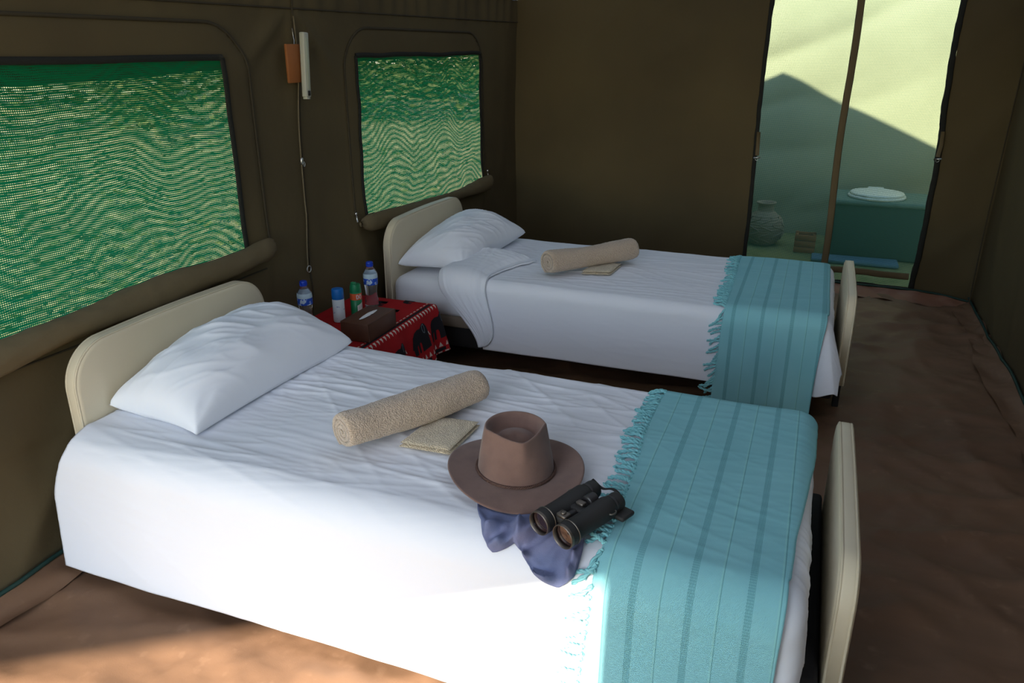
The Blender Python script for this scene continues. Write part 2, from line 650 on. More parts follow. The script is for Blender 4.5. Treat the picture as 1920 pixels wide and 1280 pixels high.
def wr(y, z):
    d = 0.016 * pn(y * 1.3, z * 1.0, 31) + 0.012 * ridge(np.asarray(y, float), np.asarray(z, float), 1.3, 0.7, 2.2, 32, 2.5)
    return d


def fine_lines(a, b, step, extra=()):
    k = max(2, int(round((b - a) / step)) + 1)
    xs = set(np.round(np.linspace(a, b, k), 5).tolist())
    for e in extra:
        xs = {x for x in xs if abs(x - e) > step * 0.35}
        xs.add(round(e, 5))
    return np.array(sorted(xs))


def sheet_wall(name, us, vs_, pos, holes, m, topfn=None):
    U, V = np.meshgrid(us, vs_, indexing='ij')
    keep = np.ones((len(us) - 1, len(vs_) - 1), bool)
    uc = (us[1:] + us[:-1]) / 2
    vc = (vs_[1:] + vs_[:-1]) / 2
    for (a, b, c, d) in holes:
        keep &= ~((uc[:, None] > a) & (uc[:, None] < b) & (vc[None] > c) & (vc[None] < d))
    if topfn is not None:
        V = V * topfn(U) / vs_[-1]
    v = pos(U, V)
    return tagp(mobj(name, v.reshape(-1, 3), grid_faces(len(us), len(vs_), keep=keep), m), kind='structure')


# ------------------------------------------------------------------ ground, tent shell
gx = np.linspace(-60, 40, 60)
gy = np.linspace(-50, 60, 60)
GX, GY = np.meshgrid(gx, gy, indexing='ij')
GZ = -0.05 + 0.25 * pn(GX * 0.12, GY * 0.12, 61) * sstep(5, 15, np.hypot(GX - 1.5, GY - 3))
tagp(mobj('ground', np.stack([GX, GY, GZ], -1).reshape(-1, 3), grid_faces(60, 60), soil), kind='structure')

# groundsheet with creases
fx = fine_lines(0.0, XW, 0.022)
fy = fine_lines(YF, YB, 0.022)
FX, FY = np.meshgrid(fx, fy, indexing='ij')


def floor_z(x, y):
    z = 0.005 * pn(x * 3, y * 3, 41) + 0.011 * ridge(x, y, 0.5, 1.1, 3.4, 42, 3) + 0.010 * ridge(x, y, -0.7, 1.3, 4.2, 43, 3)
    z = z + 0.010 * ridge(x, y, 1.9, 0.9, 3.0, 44, 4)
    z = z + 0.022 * ridge(x, y, 1.25, 0.7, 2.2, 45, 3) * sstep(2.3, 2.5, x) * sstep(2.0, 3.0, y)
    z = z + 0.016 * ridge(x, y, 0.15, 0.9, 4.2, 46, 3) * sstep(2.2, 2.4, x)
    z = z * 1.7 + 0.009 * ridge(x, y, 0.9, 2.0, 9, 47, 3) + 0.005 * ridge(x, y, -0.4, 2.2, 11, 48, 3)
    return np.clip(z, -0.006, 0.045) - 0.018


FZ = floor_z(FX, FY)
tagp(mobj('floor', np.stack([FX, FY, FZ], -1).reshape(-1, 3), grid_faces(len(fx), len(fy)), groundsheet), kind='structure')

ys = fine_lines(YF, YB + 0.03, 0.022, (W1[0], W1[1], W2[0], W2[1]))
zs = fine_lines(0.0, EAVE + 0.05, 0.022, (W1[2], W1[3], W2[2]))
sheet_wall('wall_left', ys, zs, lambda U, V: np.stack([wl(U, V), U, V], -1), [W1, W2], canvas)
DX0, DX1, DZ0, DZ1 = 1.667, 2.722, 0.05, 1.90
xs = fine_lines(-0.03, XW + 0.03, 0.022, (DX0, DX1))
zs = fine_lines(0.0, RIDGE_Z, 0.025, (DZ0, DZ1))
roofv = np.vectorize(roof_z)


def back_pos(U, V):
    top = roofv(U)
    # keep the door cut straight, squeeze only what lies above it
    V2 = np.where(V > DZ1, DZ1 + (V - DZ1) * np.maximum(top - DZ1, 0.0) / (RIDGE_Z - DZ1), np.minimum(V, top))
    return np.stack([U, YB - wb(U, V2), V2], -1)


sheet_wall('wall_back', xs, zs, back_pos, [(DX0, DX1, DZ0, DZ1)], canvas)
ys = fine_lines(YF, YB + 0.03, 0.035)
zs = fine_lines(0.0, EAVE + 0.05, 0.035)
sheet_wall('wall_right', ys, zs, lambda U, V: np.stack([XW - wr(U, V), U, V], -1), [], canvas)
FXP = 1.636
xs = fine_lines(FXP, 2.78, 0.06)
zs = fine_lines(0.0, 1.0, 0.06)
sheet_wall('wall_front_sun_block', xs, zs, lambda U, V: np.stack([U, YF + 0.004 * pn(U * 3, V * 3, 71), V * roofv(U)], -1), [], canvas)  # unseen flap behind the camera, sized to block sun and dim the right floor
# roof sheet with an eave valance, and an unseen pale fly lending fill light
rx = np.array([-0.42, -0.2, 0.0, 0.4, 0.8, 1.2, RIDGE_X, 1.95, 2.35, 2.7, XW, XW + 0.42])
for nm, ya, yb, mt, nn in (('ceiling', YF, ROOF_Y1, roof_canvas, 40), ('veranda_fill_fly', ROOF_Y0, YF, awning_fill_cloth, 14)):
    ry = np.linspace(ya, yb, nn)
    RX, RY = np.meshgrid(rx, ry, indexing='ij')
    RZ = roofv(RX) + 0.004 * pn(RX * 1.5, RY * 1.2, 81)
    tagp(mobj(nm, np.stack([RX, RY, RZ], -1).reshape(-1, 3), grid_faces(len(rx), nn), mt), kind='structure')
U, V = np.meshgrid(np.linspace(YF, ROOF_Y1, 80), np.linspace(0, 1, 6), indexing='ij')
zb = 1.405 + 0.020 * np.sin(U * 2.1 + 0.6) + 0.05 * sstep(3.6, 4.7, U)
zt_ = roof_z(-0.42)
tagp(mobj('trim_8', np.stack([-0.42 + 0.01 * np.sin(U * 9), U, zt_ + (zb - zt_) * V], -1).reshape(-1, 3), grid_faces(80, 6), canvas), kind='structure')

# turned-up groundsheet along the walls and its green piping
def skirting(name, along, inner, n=120):
    """along(t) -> top line on the wall, inner(t) -> line on the floor"""
    rows = []
    for i in range(n):
        t = i / (n - 1)
        a = Vector(along(t))
        b = Vector(inner(t))
        k = 7
        for j in range(k):
            q = j / (k - 1)
            p = b.lerp(a, q)
            p.z -= 0.018 * math.sin(q * PI) * (0.6 + 0.4 * math.sin(i * 0.7))
            p.z += 0.004 * math.sin(i * 0.9 + j)
            rows.append(p)
    return tagp(mobj(name, rows, grid_faces(n, 7), groundsheet_hem if name.endswith('back') else groundsheet), kind='structure')


def top_back(t):
    x = 0.02 + t * (XW - 0.05)
    return (x, YB - 0.022 - float(wb(x, 0.05)) - 0.10 * max(0, (x - 2.85) / 0.22) ** 2, 0.060 - 0.012 * x / 3 - 0.02 * float(sstep(2.7, 3.05, x)))


def top_right(t):
    y = YF + 0.02 + t * (YB - 0.08 - YF)
    return (XW - 0.022 - float(wr(y, 0.03)), y, 0.032 + 0.006 * math.sin(y * 5))


def top_left(t):
    y = YF + 0.02 + t * (YB - 0.06 - YF)
    return (0.016 + float(wl(y, 0.03)), y, 0.030 + 0.005 * math.sin(y * 6))


def inner_back(t):
    p = top_back(t)
    return (p[0], p[1] - 0.16 - 0.03 * math.sin(p[0] * 7), 0.012)


def inner_right(t):
    p = top_right(t)
    return (p[0] - 0.11 - 0.02 * math.sin(p[1] * 5), p[1], 0.012)


def inner_left(t):
    p = top_left(t)
    return (p[0] + 0.09 + 0.015 * math.sin(p[1] * 6), p[1], 0.010)


skirting('baseboard_back', top_back, inner_back)
skirting('baseboard_right', top_right, inner_right)
skirting('baseboard_left', top_left, inner_left)
for i, fn in enumerate((top_back, top_right, top_left)):
    mb = MB().tube([Vector(fn(t / 149)) + Vector((0, 0, 0.004)) for t in range(150)], 0.007, 8)
    tagp(mb.build('trim_%d' % (i + 1), piping_green), kind='structure')
# horizontal seams of the left wall
for i, (zf, y0, y1) in enumerate((((lambda y: 1.632 + 0.006 * y), YF, YB), ((lambda y: 0.655 + 0.006 * math.sin(y * 3)), YF, 2.50))):
    pts = []
    for k in range(160):
        y = y0 + (y1 - y0) * k / 159
        z = zf(y)
        pts.append((float(wl(y, z)) + 0.002, y, z))
    tagp(MB().tube(pts, 0.0035, 6).build('trim_%d' % (i + 4), seam_m), kind='structure')
# vertical seams: left wall middle, left-back corner
pts = [(float(wl(2.848 - 0.05 * (1.68 - z) * 0.8, z)) + 0.003, 2.848 - 0.05 * (1.68 - z) * 0.8, z) for z in np.linspace(0.02, EAVE, 90)]
tagp(MB().tube(pts, 0.004, 6).build('trim_6', seam_m), kind='structure')
pts = [(XW - 0.03 - float(wr(5.25, z)) , 5.25 + 0.05 * math.sin(z * 3), z) for z in np.linspace(0.04, EAVE, 70)]
tagp(MB().tube(pts, 0.004, 6).build('trim_7', seam_m), kind='structure')


# ------------------------------------------------------------------ windows
def window(name, W, F, roll_fn, ry0, ry1, pulls, wob):
    root = thing(name, None, None, (0.0, (W[0] + W[1]) / 2, W[2]))
    tagp(root, kind='structure')
    y0, y1, z0, z1 = W
    for nm, mt, dx, sag in (('inner_net', net_inner, -0.006, 0.006), ('outer_net', net_outer, -0.028, 0.004)):
        ex = 0.03 if dx > -0.02 else 0.14
        u = np.linspace(y0 - ex, y1 + ex, 30)
        v = np.linspace(z0 - 0.03, z1 + 0.03, 18)
        U, V = np.meshgrid(u, v, indexing='ij')
        X = dx + sag * pn(U * 2.2, V * 2.2, 91)
        mobj(nm, np.stack([X, U, V], -1).reshape(-1, 3), grid_faces(30, 18), mt, root)

    def edge(pa, pb, seed, r=0.011):
        pts = []
        for k in range(50):
            t = k / 49
            y = pa[0] + (pb[0] - pa[0]) * t
            z = pa[1] + (pb[1] - pa[1]) * t
            w = wob * float(pn(t * 5.0, 0.3, seed))
            if abs(pb[0] - pa[0]) < 0.1:
                y += w
            else:
                z += w
            pts.append((float(wl(y, z)) + 0.003, y, z))
        MB().tube(pts, r, 8, flat=0.45, flatdir=(1, 0, 0)).build('binding', binding_m, root)
    edge((y0, z1), (y1, z1), 3)
    edge((y1, z0), (y1, z1), 4, 0.013)
    edge((y0, z0), (y0, z1), 5)
    # outline seam of the flap
    pts = []
    fy0, fy1, fz0, fz1 = F
    r = 0.21
    for z in np.linspace(0.74, fz1 - r, 24):
        pts.append((fy0, z))
    for a in np.linspace(PI, PI / 2, 14)[1:]:
        pts.append((fy0 + r + r * math.cos(a), fz1 - r + r * math.sin(a)))
    for y in np.linspace(fy0 + r, fy1 - r, 40)[1:]:
        pts.append((y, fz1))
    for a in np.linspace(PI / 2, 0, 14)[1:]:
        pts.append((fy1 - r + r * math.cos(a), fz1 - r + r * math.sin(a)))
    for z in np.linspace(fz1 - r, 0.76, 24)[1:]:
        pts.append((fy1, z))
    MB().tube([(float(wl(y, z)) + 0.004, y, z) for y, z in pts], 0.006, 8, flat=0.8, flatdir=(1, 0, 0)).build('flap_zip', seam_m, root)
    # rolled-down flap under the opening
    n = 110
    k = 22
    v = []
    for i in range(n):
        t = i / (n - 1)
        y = ry0 + (ry1 - ry0) * t
        cz, rr = roll_fn(t)
        e = min(1.0, (min(t, 1 - t) / 0.035)) ** 0.5
        rr = rr * (0.35 + 0.65 * e)
        for j in range(k):
            a = 2 * PI * j / k
            q = rr * (1 + 0.14 * float(pn(y * 5 + 0.8 * a, a * 0.9, 95)) + 0.10 * math.sin(2 * a + 9 * y) + 0.20 * float(ridge(np.array(y), np.array(a * 0.06), 0.2, 2.0, 30.0, 96, 2)))
            v.append((0.022 + float(wl(y, 0.62)) * 0.3 + rr * 0.62 + q * 0.72 * math.cos(a), y, cz + q * math.sin(a)))
    f = [tuple(reversed(q)) for q in grid_faces(n, k, True)]
    f += [tuple(range(k)), tuple((n - 1) * k + j for j in range(k))[::-1]]
    mobj('rolled_flap', v, f, canvas_dark, root)
    for (py_, pz_) in pulls:
        x = float(wl(py_, pz_)) + 0.016
        mb = MB().tube([(x, py_, pz_ + 0.004), (x + 0.004, py_ + 0.002, pz_ - 0.014), (x + 0.005, py_ + 0.003, pz_ - 0.034)], [0.003, 0.0045, 0.0045], 8)
        mb.rbox((x - 0.006, py_ - 0.006, pz_), (x + 0.008, py_ + 0.006, pz_ + 0.012), 0.002, 1)
        mb.build('zip_pull', steel, root)
    return root


window('window_1', W1, F1, lambda t: (0.706 + 0.050 * t ** 1.6 - 0.006 * math.sin(t * 9), 0.044 + 0.006 * math.sin(t * 11) * t), 0.78, 2.535, [(2.520, 0.765)], 0.006)
window('window_2', W2, F2, lambda t: (0.705 - 0.030 * t - 0.020 * math.sin(t * PI), 0.036 + 0.006 * math.sin(t * 8)), 3.20, 4.82, [(3.178, 0.752), (4.800, 0.735)], 0.016)

# ------------------------------------------------------------------ gauze door in the back wall
door = tagp(thing('door_1', None, None, ((DX0 + DX1) / 2, YB, 0.0)), kind='structure')
u = np.linspace(DX0 - 0.02, DX1 + 0.02, 40)
v = np.linspace(DZ0 - 0.01, DZ1 + 0.01, 60)
U, V = np.meshgrid(u, v, indexing='ij')
Y = YB + 0.004 + 0.010 * pn(U * 1.5, V * 1.5, 101) + 0.012 * ridge(U, V, -0.55, 0.6, 2.6, 102, 2)
for nm, a, b in (('gauze_panel', 0, 20), ('gauze_panel', 19, 40)):
    vv = np.stack([U, Y, V], -1)[a:b]
    mobj(nm, vv.reshape(-1, 3), grid_faces(b - a, 60), door_gauze, door)


def door_edge(xf, seed, r):
    pts = []
    for z in np.linspace(0.02, DZ1, 90):
        x = xf(z) + 0.007 * float(pn(z * 6, 0.4, seed))
        pts.append((x, YB - float(wb(x, z)) - 0.004, z))
    MB().tube(pts, [r * (1 + 0.25 * float(pn(p[2] * 14, 0.1, seed + 3))) for p in pts], 8, flat=0.5, flatdir=(0, 1, 0)).build('zip_edge', binding_m, door)


door_edge(lambda z: DX0 + 0.004 * math.sin(z * 4), 111, 0.013)
door_edge(lambda z: DX1 + 0.012 * math.sin(z * 3.4 - 0.6) - 0.004, 112, 0.017)
pts = [(2.176 + 0.006 * math.sin(z * 5) - 0.004 * z, YB - 0.012 - 0.008 * math.sin(z * 4), z) for z in np.linspace(0.05, DZ1, 60)]
MB().tube(pts, 0.021, 8, flat=0.2, flatdir=(0, 1, 0)).build('centre_strap', strap_m, door)
for (xa, xb, z, nm) in ((1.70, 2.69, 0.135, 'cross_strap'), (1.66, 2.72, 0.052, 'sill_band')):
    pts = [(xa + (xb - xa) * k / 40, YB - 0.010 - 0.004 * math.sin(k), z + 0.004 * math.sin(k * 0.3)) for k in range(41)]
    MB().tube(pts, 0.021 if nm == 'cross_strap' else 0.014, 8, flat=0.25, flatdir=(0, 1, 0)).build(nm, strap_m if nm == 'cross_strap' else binding_m, door)
for (x, z, xt) in ((1.682, 0.835, 1.676), (2.724, 0.875, 2.728)):
    y = YB - float(wb(x, z)) - 0.022
    MB().tube([(xt, y, z + 0.16), (xt + 0.003, y - 0.004, z + 0.08), (x, y, z + 0.012)], 0.012, 8, flat=0.4, flatdir=(0, 1, 0)).build('tie_tab', strap_m, door)
    mb = MB().tube([(x - 0.020, y - 0.006, z - 0.004), (x + 0.022, y - 0.010, z + 0.002)], [0.006, 0.005], 8)
    mb.tube([(x + 0.010 * math.cos(q), y - 0.008, z - 0.008 + 0.010 * math.sin(q)) for q in np.linspace(0, 2 * PI, 14)], 0.0022, 6)
    mb.build('toggle', steel, door)

# ------------------------------------------------------------------ wash enclosure behind the gauze door
BW = 7.30


def bath_wall(name, pos, nu, nv):
    U, V = np.meshgrid(np.linspace(0, 1, nu), np.linspace(0, 1, nv), indexing='ij')
    tagp(mobj(name, pos(U, V).reshape(-1, 3), grid_faces(nu, nv), bath_canvas), kind='structure')


bath_wall('wall_washroom_back', lambda U, V: np.stack([0.7 + 3.0 * U, BW + 0.05 * pn(U * 7, V * 2, 121) + 0.05 * ridge(U * 3, V * 2, 0.45, 0.6, 2.2, 122, 2), 2.0 * V - 0.05], -1), 80, 50)
bath_wall('wall_washroom_left', lambda U, V: np.stack([0.7 + 0.03 * pn(U * 5, V * 3, 123), 5.42 + (BW - 5.42) * U, 2.0 * V - 0.05], -1), 30, 20)
bath_wall('wall_washroom_right', lambda U, V: np.stack([3.7 + 0.03 * pn(U * 5, V * 3, 124), 5.42 + (BW - 5.42) * U, 2.0 * V - 0.05], -1), 30, 20)

# boxed long-drop toilet under a green cover
t = thing('toilet_box', 'dark covered toilet box with round pale lid behind the gauze door', 'toilet', (2.52, 6.75, -0.05))
mb = MB().rbox((2.20, 6.52, -0.05), (2.90, 7.02, 0.385), 0.03, 3)
body = mb.build('body', bath_green, t)
MB().rbox((2.185, 6.505, 0.365), (2.915, 7.035, 0.405), 0.018, 3).build('cover_top', M('green_cover_top', (0.13, 0.19, 0.16), 0.8), t)
s = Matrix.Translation((2.52, 6.73, 0.405)) @ Matrix.Diagonal((1.0, 1.05, 1, 1))
MB().lathe([(0.150, 0.0), (0.205, 0.0), (0.212, 0.010), (0.206, 0.022), (0.150, 0.024)], 40, s).build('seat', toilet_white, t)
MB().lathe([(0.196, 0.024), (0.200, 0.030), (0.192, 0.040), (0.150, 0.047), (0.06, 0.052), (0.004, 0.053)], 40, s).build('lid', toilet_white, t)
MB().rbox((2.46, 6.93, 0.405), (2.58, 6.965, 0.45), 0.008, 2).build('hinge', toilet_white, t)

t = thing('clay_pot', 'round ribbed clay pot behind the left side of the gauze door', 'pot', (1.70, 6.80, -0.05))
prof = []
for k in range(46):
    q = k / 45
    r = 0.085 + 0.085 * math.sin(min(1, q * 1.08) * PI) ** 0.75 - 0.02 * q
    prof.append((r + 0.004 * math.sin(q * 95) * (q < 0.85), 0.30 * q))
mt = Matrix.Translation((1.70, 6.80, -0.05))
MB().lathe(prof, 36, mt).build('pot_body', clay, t)
MB().lathe([(0.066, 0.298), (0.060, 0.32), (0.070, 0.335), (0.082, 0.345), (0.080, 0.352), (0.062, 0.350), (0.052, 0.32)], 36, mt, False, False).build('neck', clay, t)
mb = MB()
for k in range(9):
    pts = []
    for q in np.linspace(0.1, 0.8, 18):
        a = k * 2 * PI / 9 + 0.35 * math.sin(q * 18)
        r = 0.085 + 0.085 * math.sin(min(1, q * 1.08) * PI) ** 0.75 - 0.02 * q + 0.004
        pts.append((1.70 + r * math.cos(a), 6.80 + r * math.sin(a), -0.05 + 0.30 * q))
    mb.tube(pts, 0.005, 6)
mb.build('carved_ribs', clay, t)
mb = MB().rbox((2.10, 6.28, -0.045), (2.72, 6.47, -0.015), 0.012, 2)
tagp(mb.build('bath_mat', mat_blue, base=(2.41, 6.37, -0.045)), 'flat blue mat on the ground before the toilet box', 'mat')
t = thing('wooden_crate', 'small low wooden crate beside the toilet box', 'crate', (2.02, 6.62, -0.05))
for i in range(3):
    MB().rbox((1.96, 6.55, -0.045 + i * 0.05), (2.12, 6.565, -0.002 + i * 0.05), 0.003, 1).build('slat', wood_board, t)
    MB().rbox((1.96, 6.68, -0.045 + i * 0.05), (2.12, 6.695, -0.002 + i * 0.05), 0.003, 1).build('slat', wood_board, t)
for (xa, ya) in ((1.965, 6.565), (2.095, 6.565), (1.965, 6.66), (2.095, 6.66)):
    MB().rbox((xa, ya, -0.045), (xa + 0.02, ya + 0.02, 0.105), 0.002, 1).build('corner_post', wood_board, t)

# scrub outside the windows
rng = np.random.RandomState(5)
mb = MB()
leaf_v, leaf_f = [], []


def leaf(p, s, rng=rng):
    a = rng.rand(3) * 2 * PI
    m = (Matrix.Rotation(a[0], 3, 'Z') @ Matrix.Rotation(a[1], 3, 'X')) * s
    b = len(leaf_v)
    for q in ((-0.5, 0, 0), (0, -0.22, 0.05), (0.6, 0, 0), (0, 0.22, 0.05)):
        w = m @ Vector(q)
        leaf_v.append((p[0] + w.x, p[1] + w.y, p[2] + w.z))
    leaf_f.append((b, b + 1, b + 2, b + 3))


for i in range(85):
    d = rng.uniform(11, 34)
    an = rng.uniform(-0.15, 1.45)
    cx, cy = -d * math.cos(an) * 1.0, d * math.sin(an) * 1.0 + 1.5
    R_ = rng.uniform(0.8, 2.0)
    for k in range(340):
        u3 = rng.normal(size=3)
        u3 /= np.linalg.norm(u3)
        q = rng.rand() ** 0.4
        p = (cx + u3[0] * R_ * q, cy + u3[1] * R_ * q, max(0.02, R_ * 0.75 + u3[2] * R_ * 0.85 * q))
        leaf(p, rng.uniform(0.16, 0.34))
for i in range(9000):
    d = rng.uniform(2.0, 24) ** 1.0
    an = rng.uniform(-0.25, 1.45)
    leaf((-d * math.cos(an), d * math.sin(an) + 1.5, 0.03), rng.uniform(0.05, 0.11))
tagp(mobj('scrub', leaf_v, leaf_f, leaf_m, smooth=False), 'green bush scrub outside the mesh windows', 'bushes', kind='stuff')


# ------------------------------------------------------------------ cloth draped over a box
class Drape:
    def __init__(self, X0, X1, Y0, Y1, zt, r, flare, top=None, head_open=True, cf=0.0):
        self.cf = cf
        self.rx = min(r, 0.045)
        self.X0, self.X1, self.Y0, self.Y1, self.zt, self.r, self.fl = X0, X1, Y0, Y1, zt, r, flare
        self.top = top
        self.head_open = head_open

    def __call__(self, x, y, off=0.0):
        x = np.asarray(x, float)
        y = np.asarray(y, float)
        x, y, off = np.broadcast_arrays(x, y, np.asarray(off, float))
        lo = -1e9 if self.head_open else self.X0
        bx = np.clip(x, lo, self.X1)
        by = np.clip(y, self.Y0, self.Y1)
        ox = x - bx
        oy = y - by
        d = (np.abs(ox) ** 4 + np.abs(oy) ** 4) ** 0.25
        hyp = np.maximum(np.hypot(ox, oy), 1e-9)
        ux, uy = ox / hyp, oy / hyp
        d = d * (1 - 0.5 * (ux * uy) ** 2)
        r = self.rx + (self.r - self.rx) * uy ** 2
        fl = self.fl + self.cf * np.clip(2.2 * ux * -uy, 0, 1) * (d > 0)
        th = np.minimum(d / r, PI / 2 - fl)
        e = np.maximum(d - r * (PI / 2 - fl), 0)
        outw = r * np.sin(th) + e * np.sin(fl)
        drop = r * (1 - np.cos(th)) + e * np.cos(fl)
        z = self.zt - drop
        if self.top is not None:
            z = z + self.top(bx, by) * np.exp(-d / 0.08)
        nh = np.sin(th)
        nz = np.cos(th)
        px_ = bx + ux * outw + off * ux * nh
        py_ = by + uy * outw + off * uy * nh
        pz_ = np.maximum(z + off * nz, 0.006)
        return np.stack([px_, py_, pz_], -1)


def mound(seed):
    return lambda x, y: 0.010 * pn(x * 1.6, y * 1.6, seed) + 0.004 * pn(x * 4, y * 4, seed + 1)


near = Drape(0.10, 2.098, 1.455, 2.275, 0.452, 0.085, 0.06, mound(201), cf=0.05)
far = Drape(0.10, 2.152, 3.30, 4.14, 0.458, 0.052, 0.05, mound(211), cf=0.34)


def duvet_relief(x, y, Y0, seed):
    """creases: fine wrinkles along the bed, stronger diagonal folds, calm hanging side"""
    side = sstep(0.02, -0.10, y - Y0)
    w = 0.0040 * ridge(x, y, 0.06, 1.3, 15, seed, 5) + 0.0036 * ridge(x, y, -0.22, 1.2, 13, seed + 1, 5)
    w = w + 0.0034 * ridge(x, y, -0.60, 1.3, 8, seed + 2, 7) + 0.0016 * ridge(x, y, 0.25, 1.8, 24, seed + 3, 3)
    w = w + 0.0013 * ridge(x, y, -0.08, 2.2, 42, seed + 4, 2) + 0.004 * pn(x * 3, y * 6, seed + 5)
    soft = 0.010 * pn(x * 2.2, y * 1.2, seed + 6) + 0.006 * pn(x * 5.5, y * 1.0, seed + 7)
    return w * (1 - 0.72 * side) + soft * side


def duvet_near_relief(x, y):
    return 1.2 * duvet_relief(x, y, 1.455, 301)


def duvet_far_relief(x, y):
    return 0.85 * duvet_relief(x, y, 3.30, 321)


def cloth_grid(name, dr, xa, xb, ya, yb, rel, m, parent=None, base=None, nx=300, ny=240, thick=0.006):
    """xa, xb: functions of y (cloth coords) or numbers; front hem at ya, back at yb"""
    y = np.linspace(ya, yb, ny)
    t = np.linspace(0, 1, nx)
    T, Yg = np.meshgrid(t, y, indexing='ij')
    XA = xa(Yg) if callable(xa) else xa
    XB = xb(Yg) if callable(xb) else xb
    Xg = XA + (XB - XA) * T
    R_ = rel(Xg, Yg)
    top = dr(Xg, Yg, R_ + thick)
    n = nx * ny
    f = grid_faces(nx, ny)
    # rolled hem all round
    ring = [(i, 0) for i in range(nx)] + [(nx - 1, j) for j in range(1, ny)] + [(i, ny - 1) for i in range(nx - 2, -1, -1)] + [(0, j) for j in range(ny - 2, 0, -1)]
    under = dr(Xg, Yg, R_ - 0.002)
    vs2 = [under[i, j] for i, j in ring]
    V = np.concatenate([top.reshape(-1, 3), np.array(vs2)])
    k = len(ring)
    for q in range(k):
        a = ring[q][0] * ny + ring[q][1]
        b = ring[(q + 1) % k][0] * ny + ring[(q + 1) % k][1]
        f.append((a, n + q, n + (q + 1) % k, b))
    uv = np.concatenate([np.stack([Xg, Yg], -1).reshape(-1, 2), np.array([(Xg[i, j], Yg[i, j]) for i, j in ring])])
    return mobj(name, V, f, m, parent, base, uvs=uv)


# ------------------------------------------------------------------ beds
def board(name, x0, x1, y0, y1, z0, z1, rad, parent, m, edge=0.016):
    """padded board standing across the bed with rounded upper corners"""
    out = []
    n = 14
    out.append((y0, z0))
    for a in np.linspace(PI, PI / 2, n):
        out.append((y0 + rad + rad * math.cos(a), z1 - rad + rad * math.sin(a)))
    for q in np.linspace(0, 1, 12)[1:-1]:
        out.append((y0 + rad + (y1 - y0 - 2 * rad) * q, z1 + 0.006 * math.sin(q * PI)))
    for a in np.linspace(PI / 2, 0, n):
        out.append((y1 - rad + rad * math.cos(a), z1 - rad + rad * math.sin(a)))
    out.append((y1, z0))
    for q in np.linspace(0, 1, 12)[1:-1]:
        out.append((y1 + (y0 - y1) * q, z0))
    P2 = np.array(out)
    c = P2.mean(0)
    nx_ = np.roll(P2, -1, 0) - np.roll(P2, 1, 0)
    nrm = np.stack([-nx_[:, 1], nx_[:, 0]], -1)
    nrm /= np.linalg.norm(nrm, axis=1)[:, None] + 1e-9
    sgn = np.sign(((P2 - c) * nrm).sum(1).mean())
    nrm *= sgn
    k = len(P2)
    prof = []
    for q in np.linspace(0, PI / 2, 6):
        prof.append((edge * (1 - math.sin(q)), edge * (1 - math.cos(q))))
    rows = [(i, x0 + d) for (i, d) in prof] + [(i, x1 - d) for (i, d) in reversed(prof)]
    v = []
    for inset, x in rows:
        for j in range(k):
            p = P2[j] - nrm[j] * inset
            v.append((x, p[0], p[1]))
    f = grid_faces(len(rows), k, True)
    # padded faces: ring-inward rows then a fan
    b0 = len(v)
    for si, (xx, bulge) in enumerate(((x0, -0.004), (x1, 0.004))):
        base_row = 0 if si == 0 else (len(rows) - 1) * k
        prev = [base_row + j for j in range(k)]
        for lev in (0.8, 0.5, 0.2):
            cur = []
            for j in range(k):
                p = c + (P2[j] - nrm[j] * edge - c) * lev
                cur.append(len(v))
                v.append((xx + bulge * (1 - lev ** 3), p[0], p[1]))
            for j in range(k):
                q = (prev[j], prev[(j + 1) % k], cur[(j + 1) % k], cur[j])
                f.append(q if si == 0 else q[::-1])
            prev = cur
        f.append(tuple(prev) if si == 0 else tuple(prev[::-1]))
    o = mobj(name, v, f, m, parent)
    bm = bmesh.new()
    bm.from_mesh(o.data)
    bmesh.ops.recalc_face_normals(bm, faces=bm.faces)
    bm.to_mesh(o.data)
    bm.free()
    # piping along both rims
    for x in (x0 + edge * 0.45, x1 - edge * 0.45):
        pts = [(x, *(P2[j] - nrm[j] * edge * 0.20)) for j in range(0, 2 * n + 12)]
        MB().tube(pts, 0.0038, 6).build('piping', cream_pipe, o)
    return o


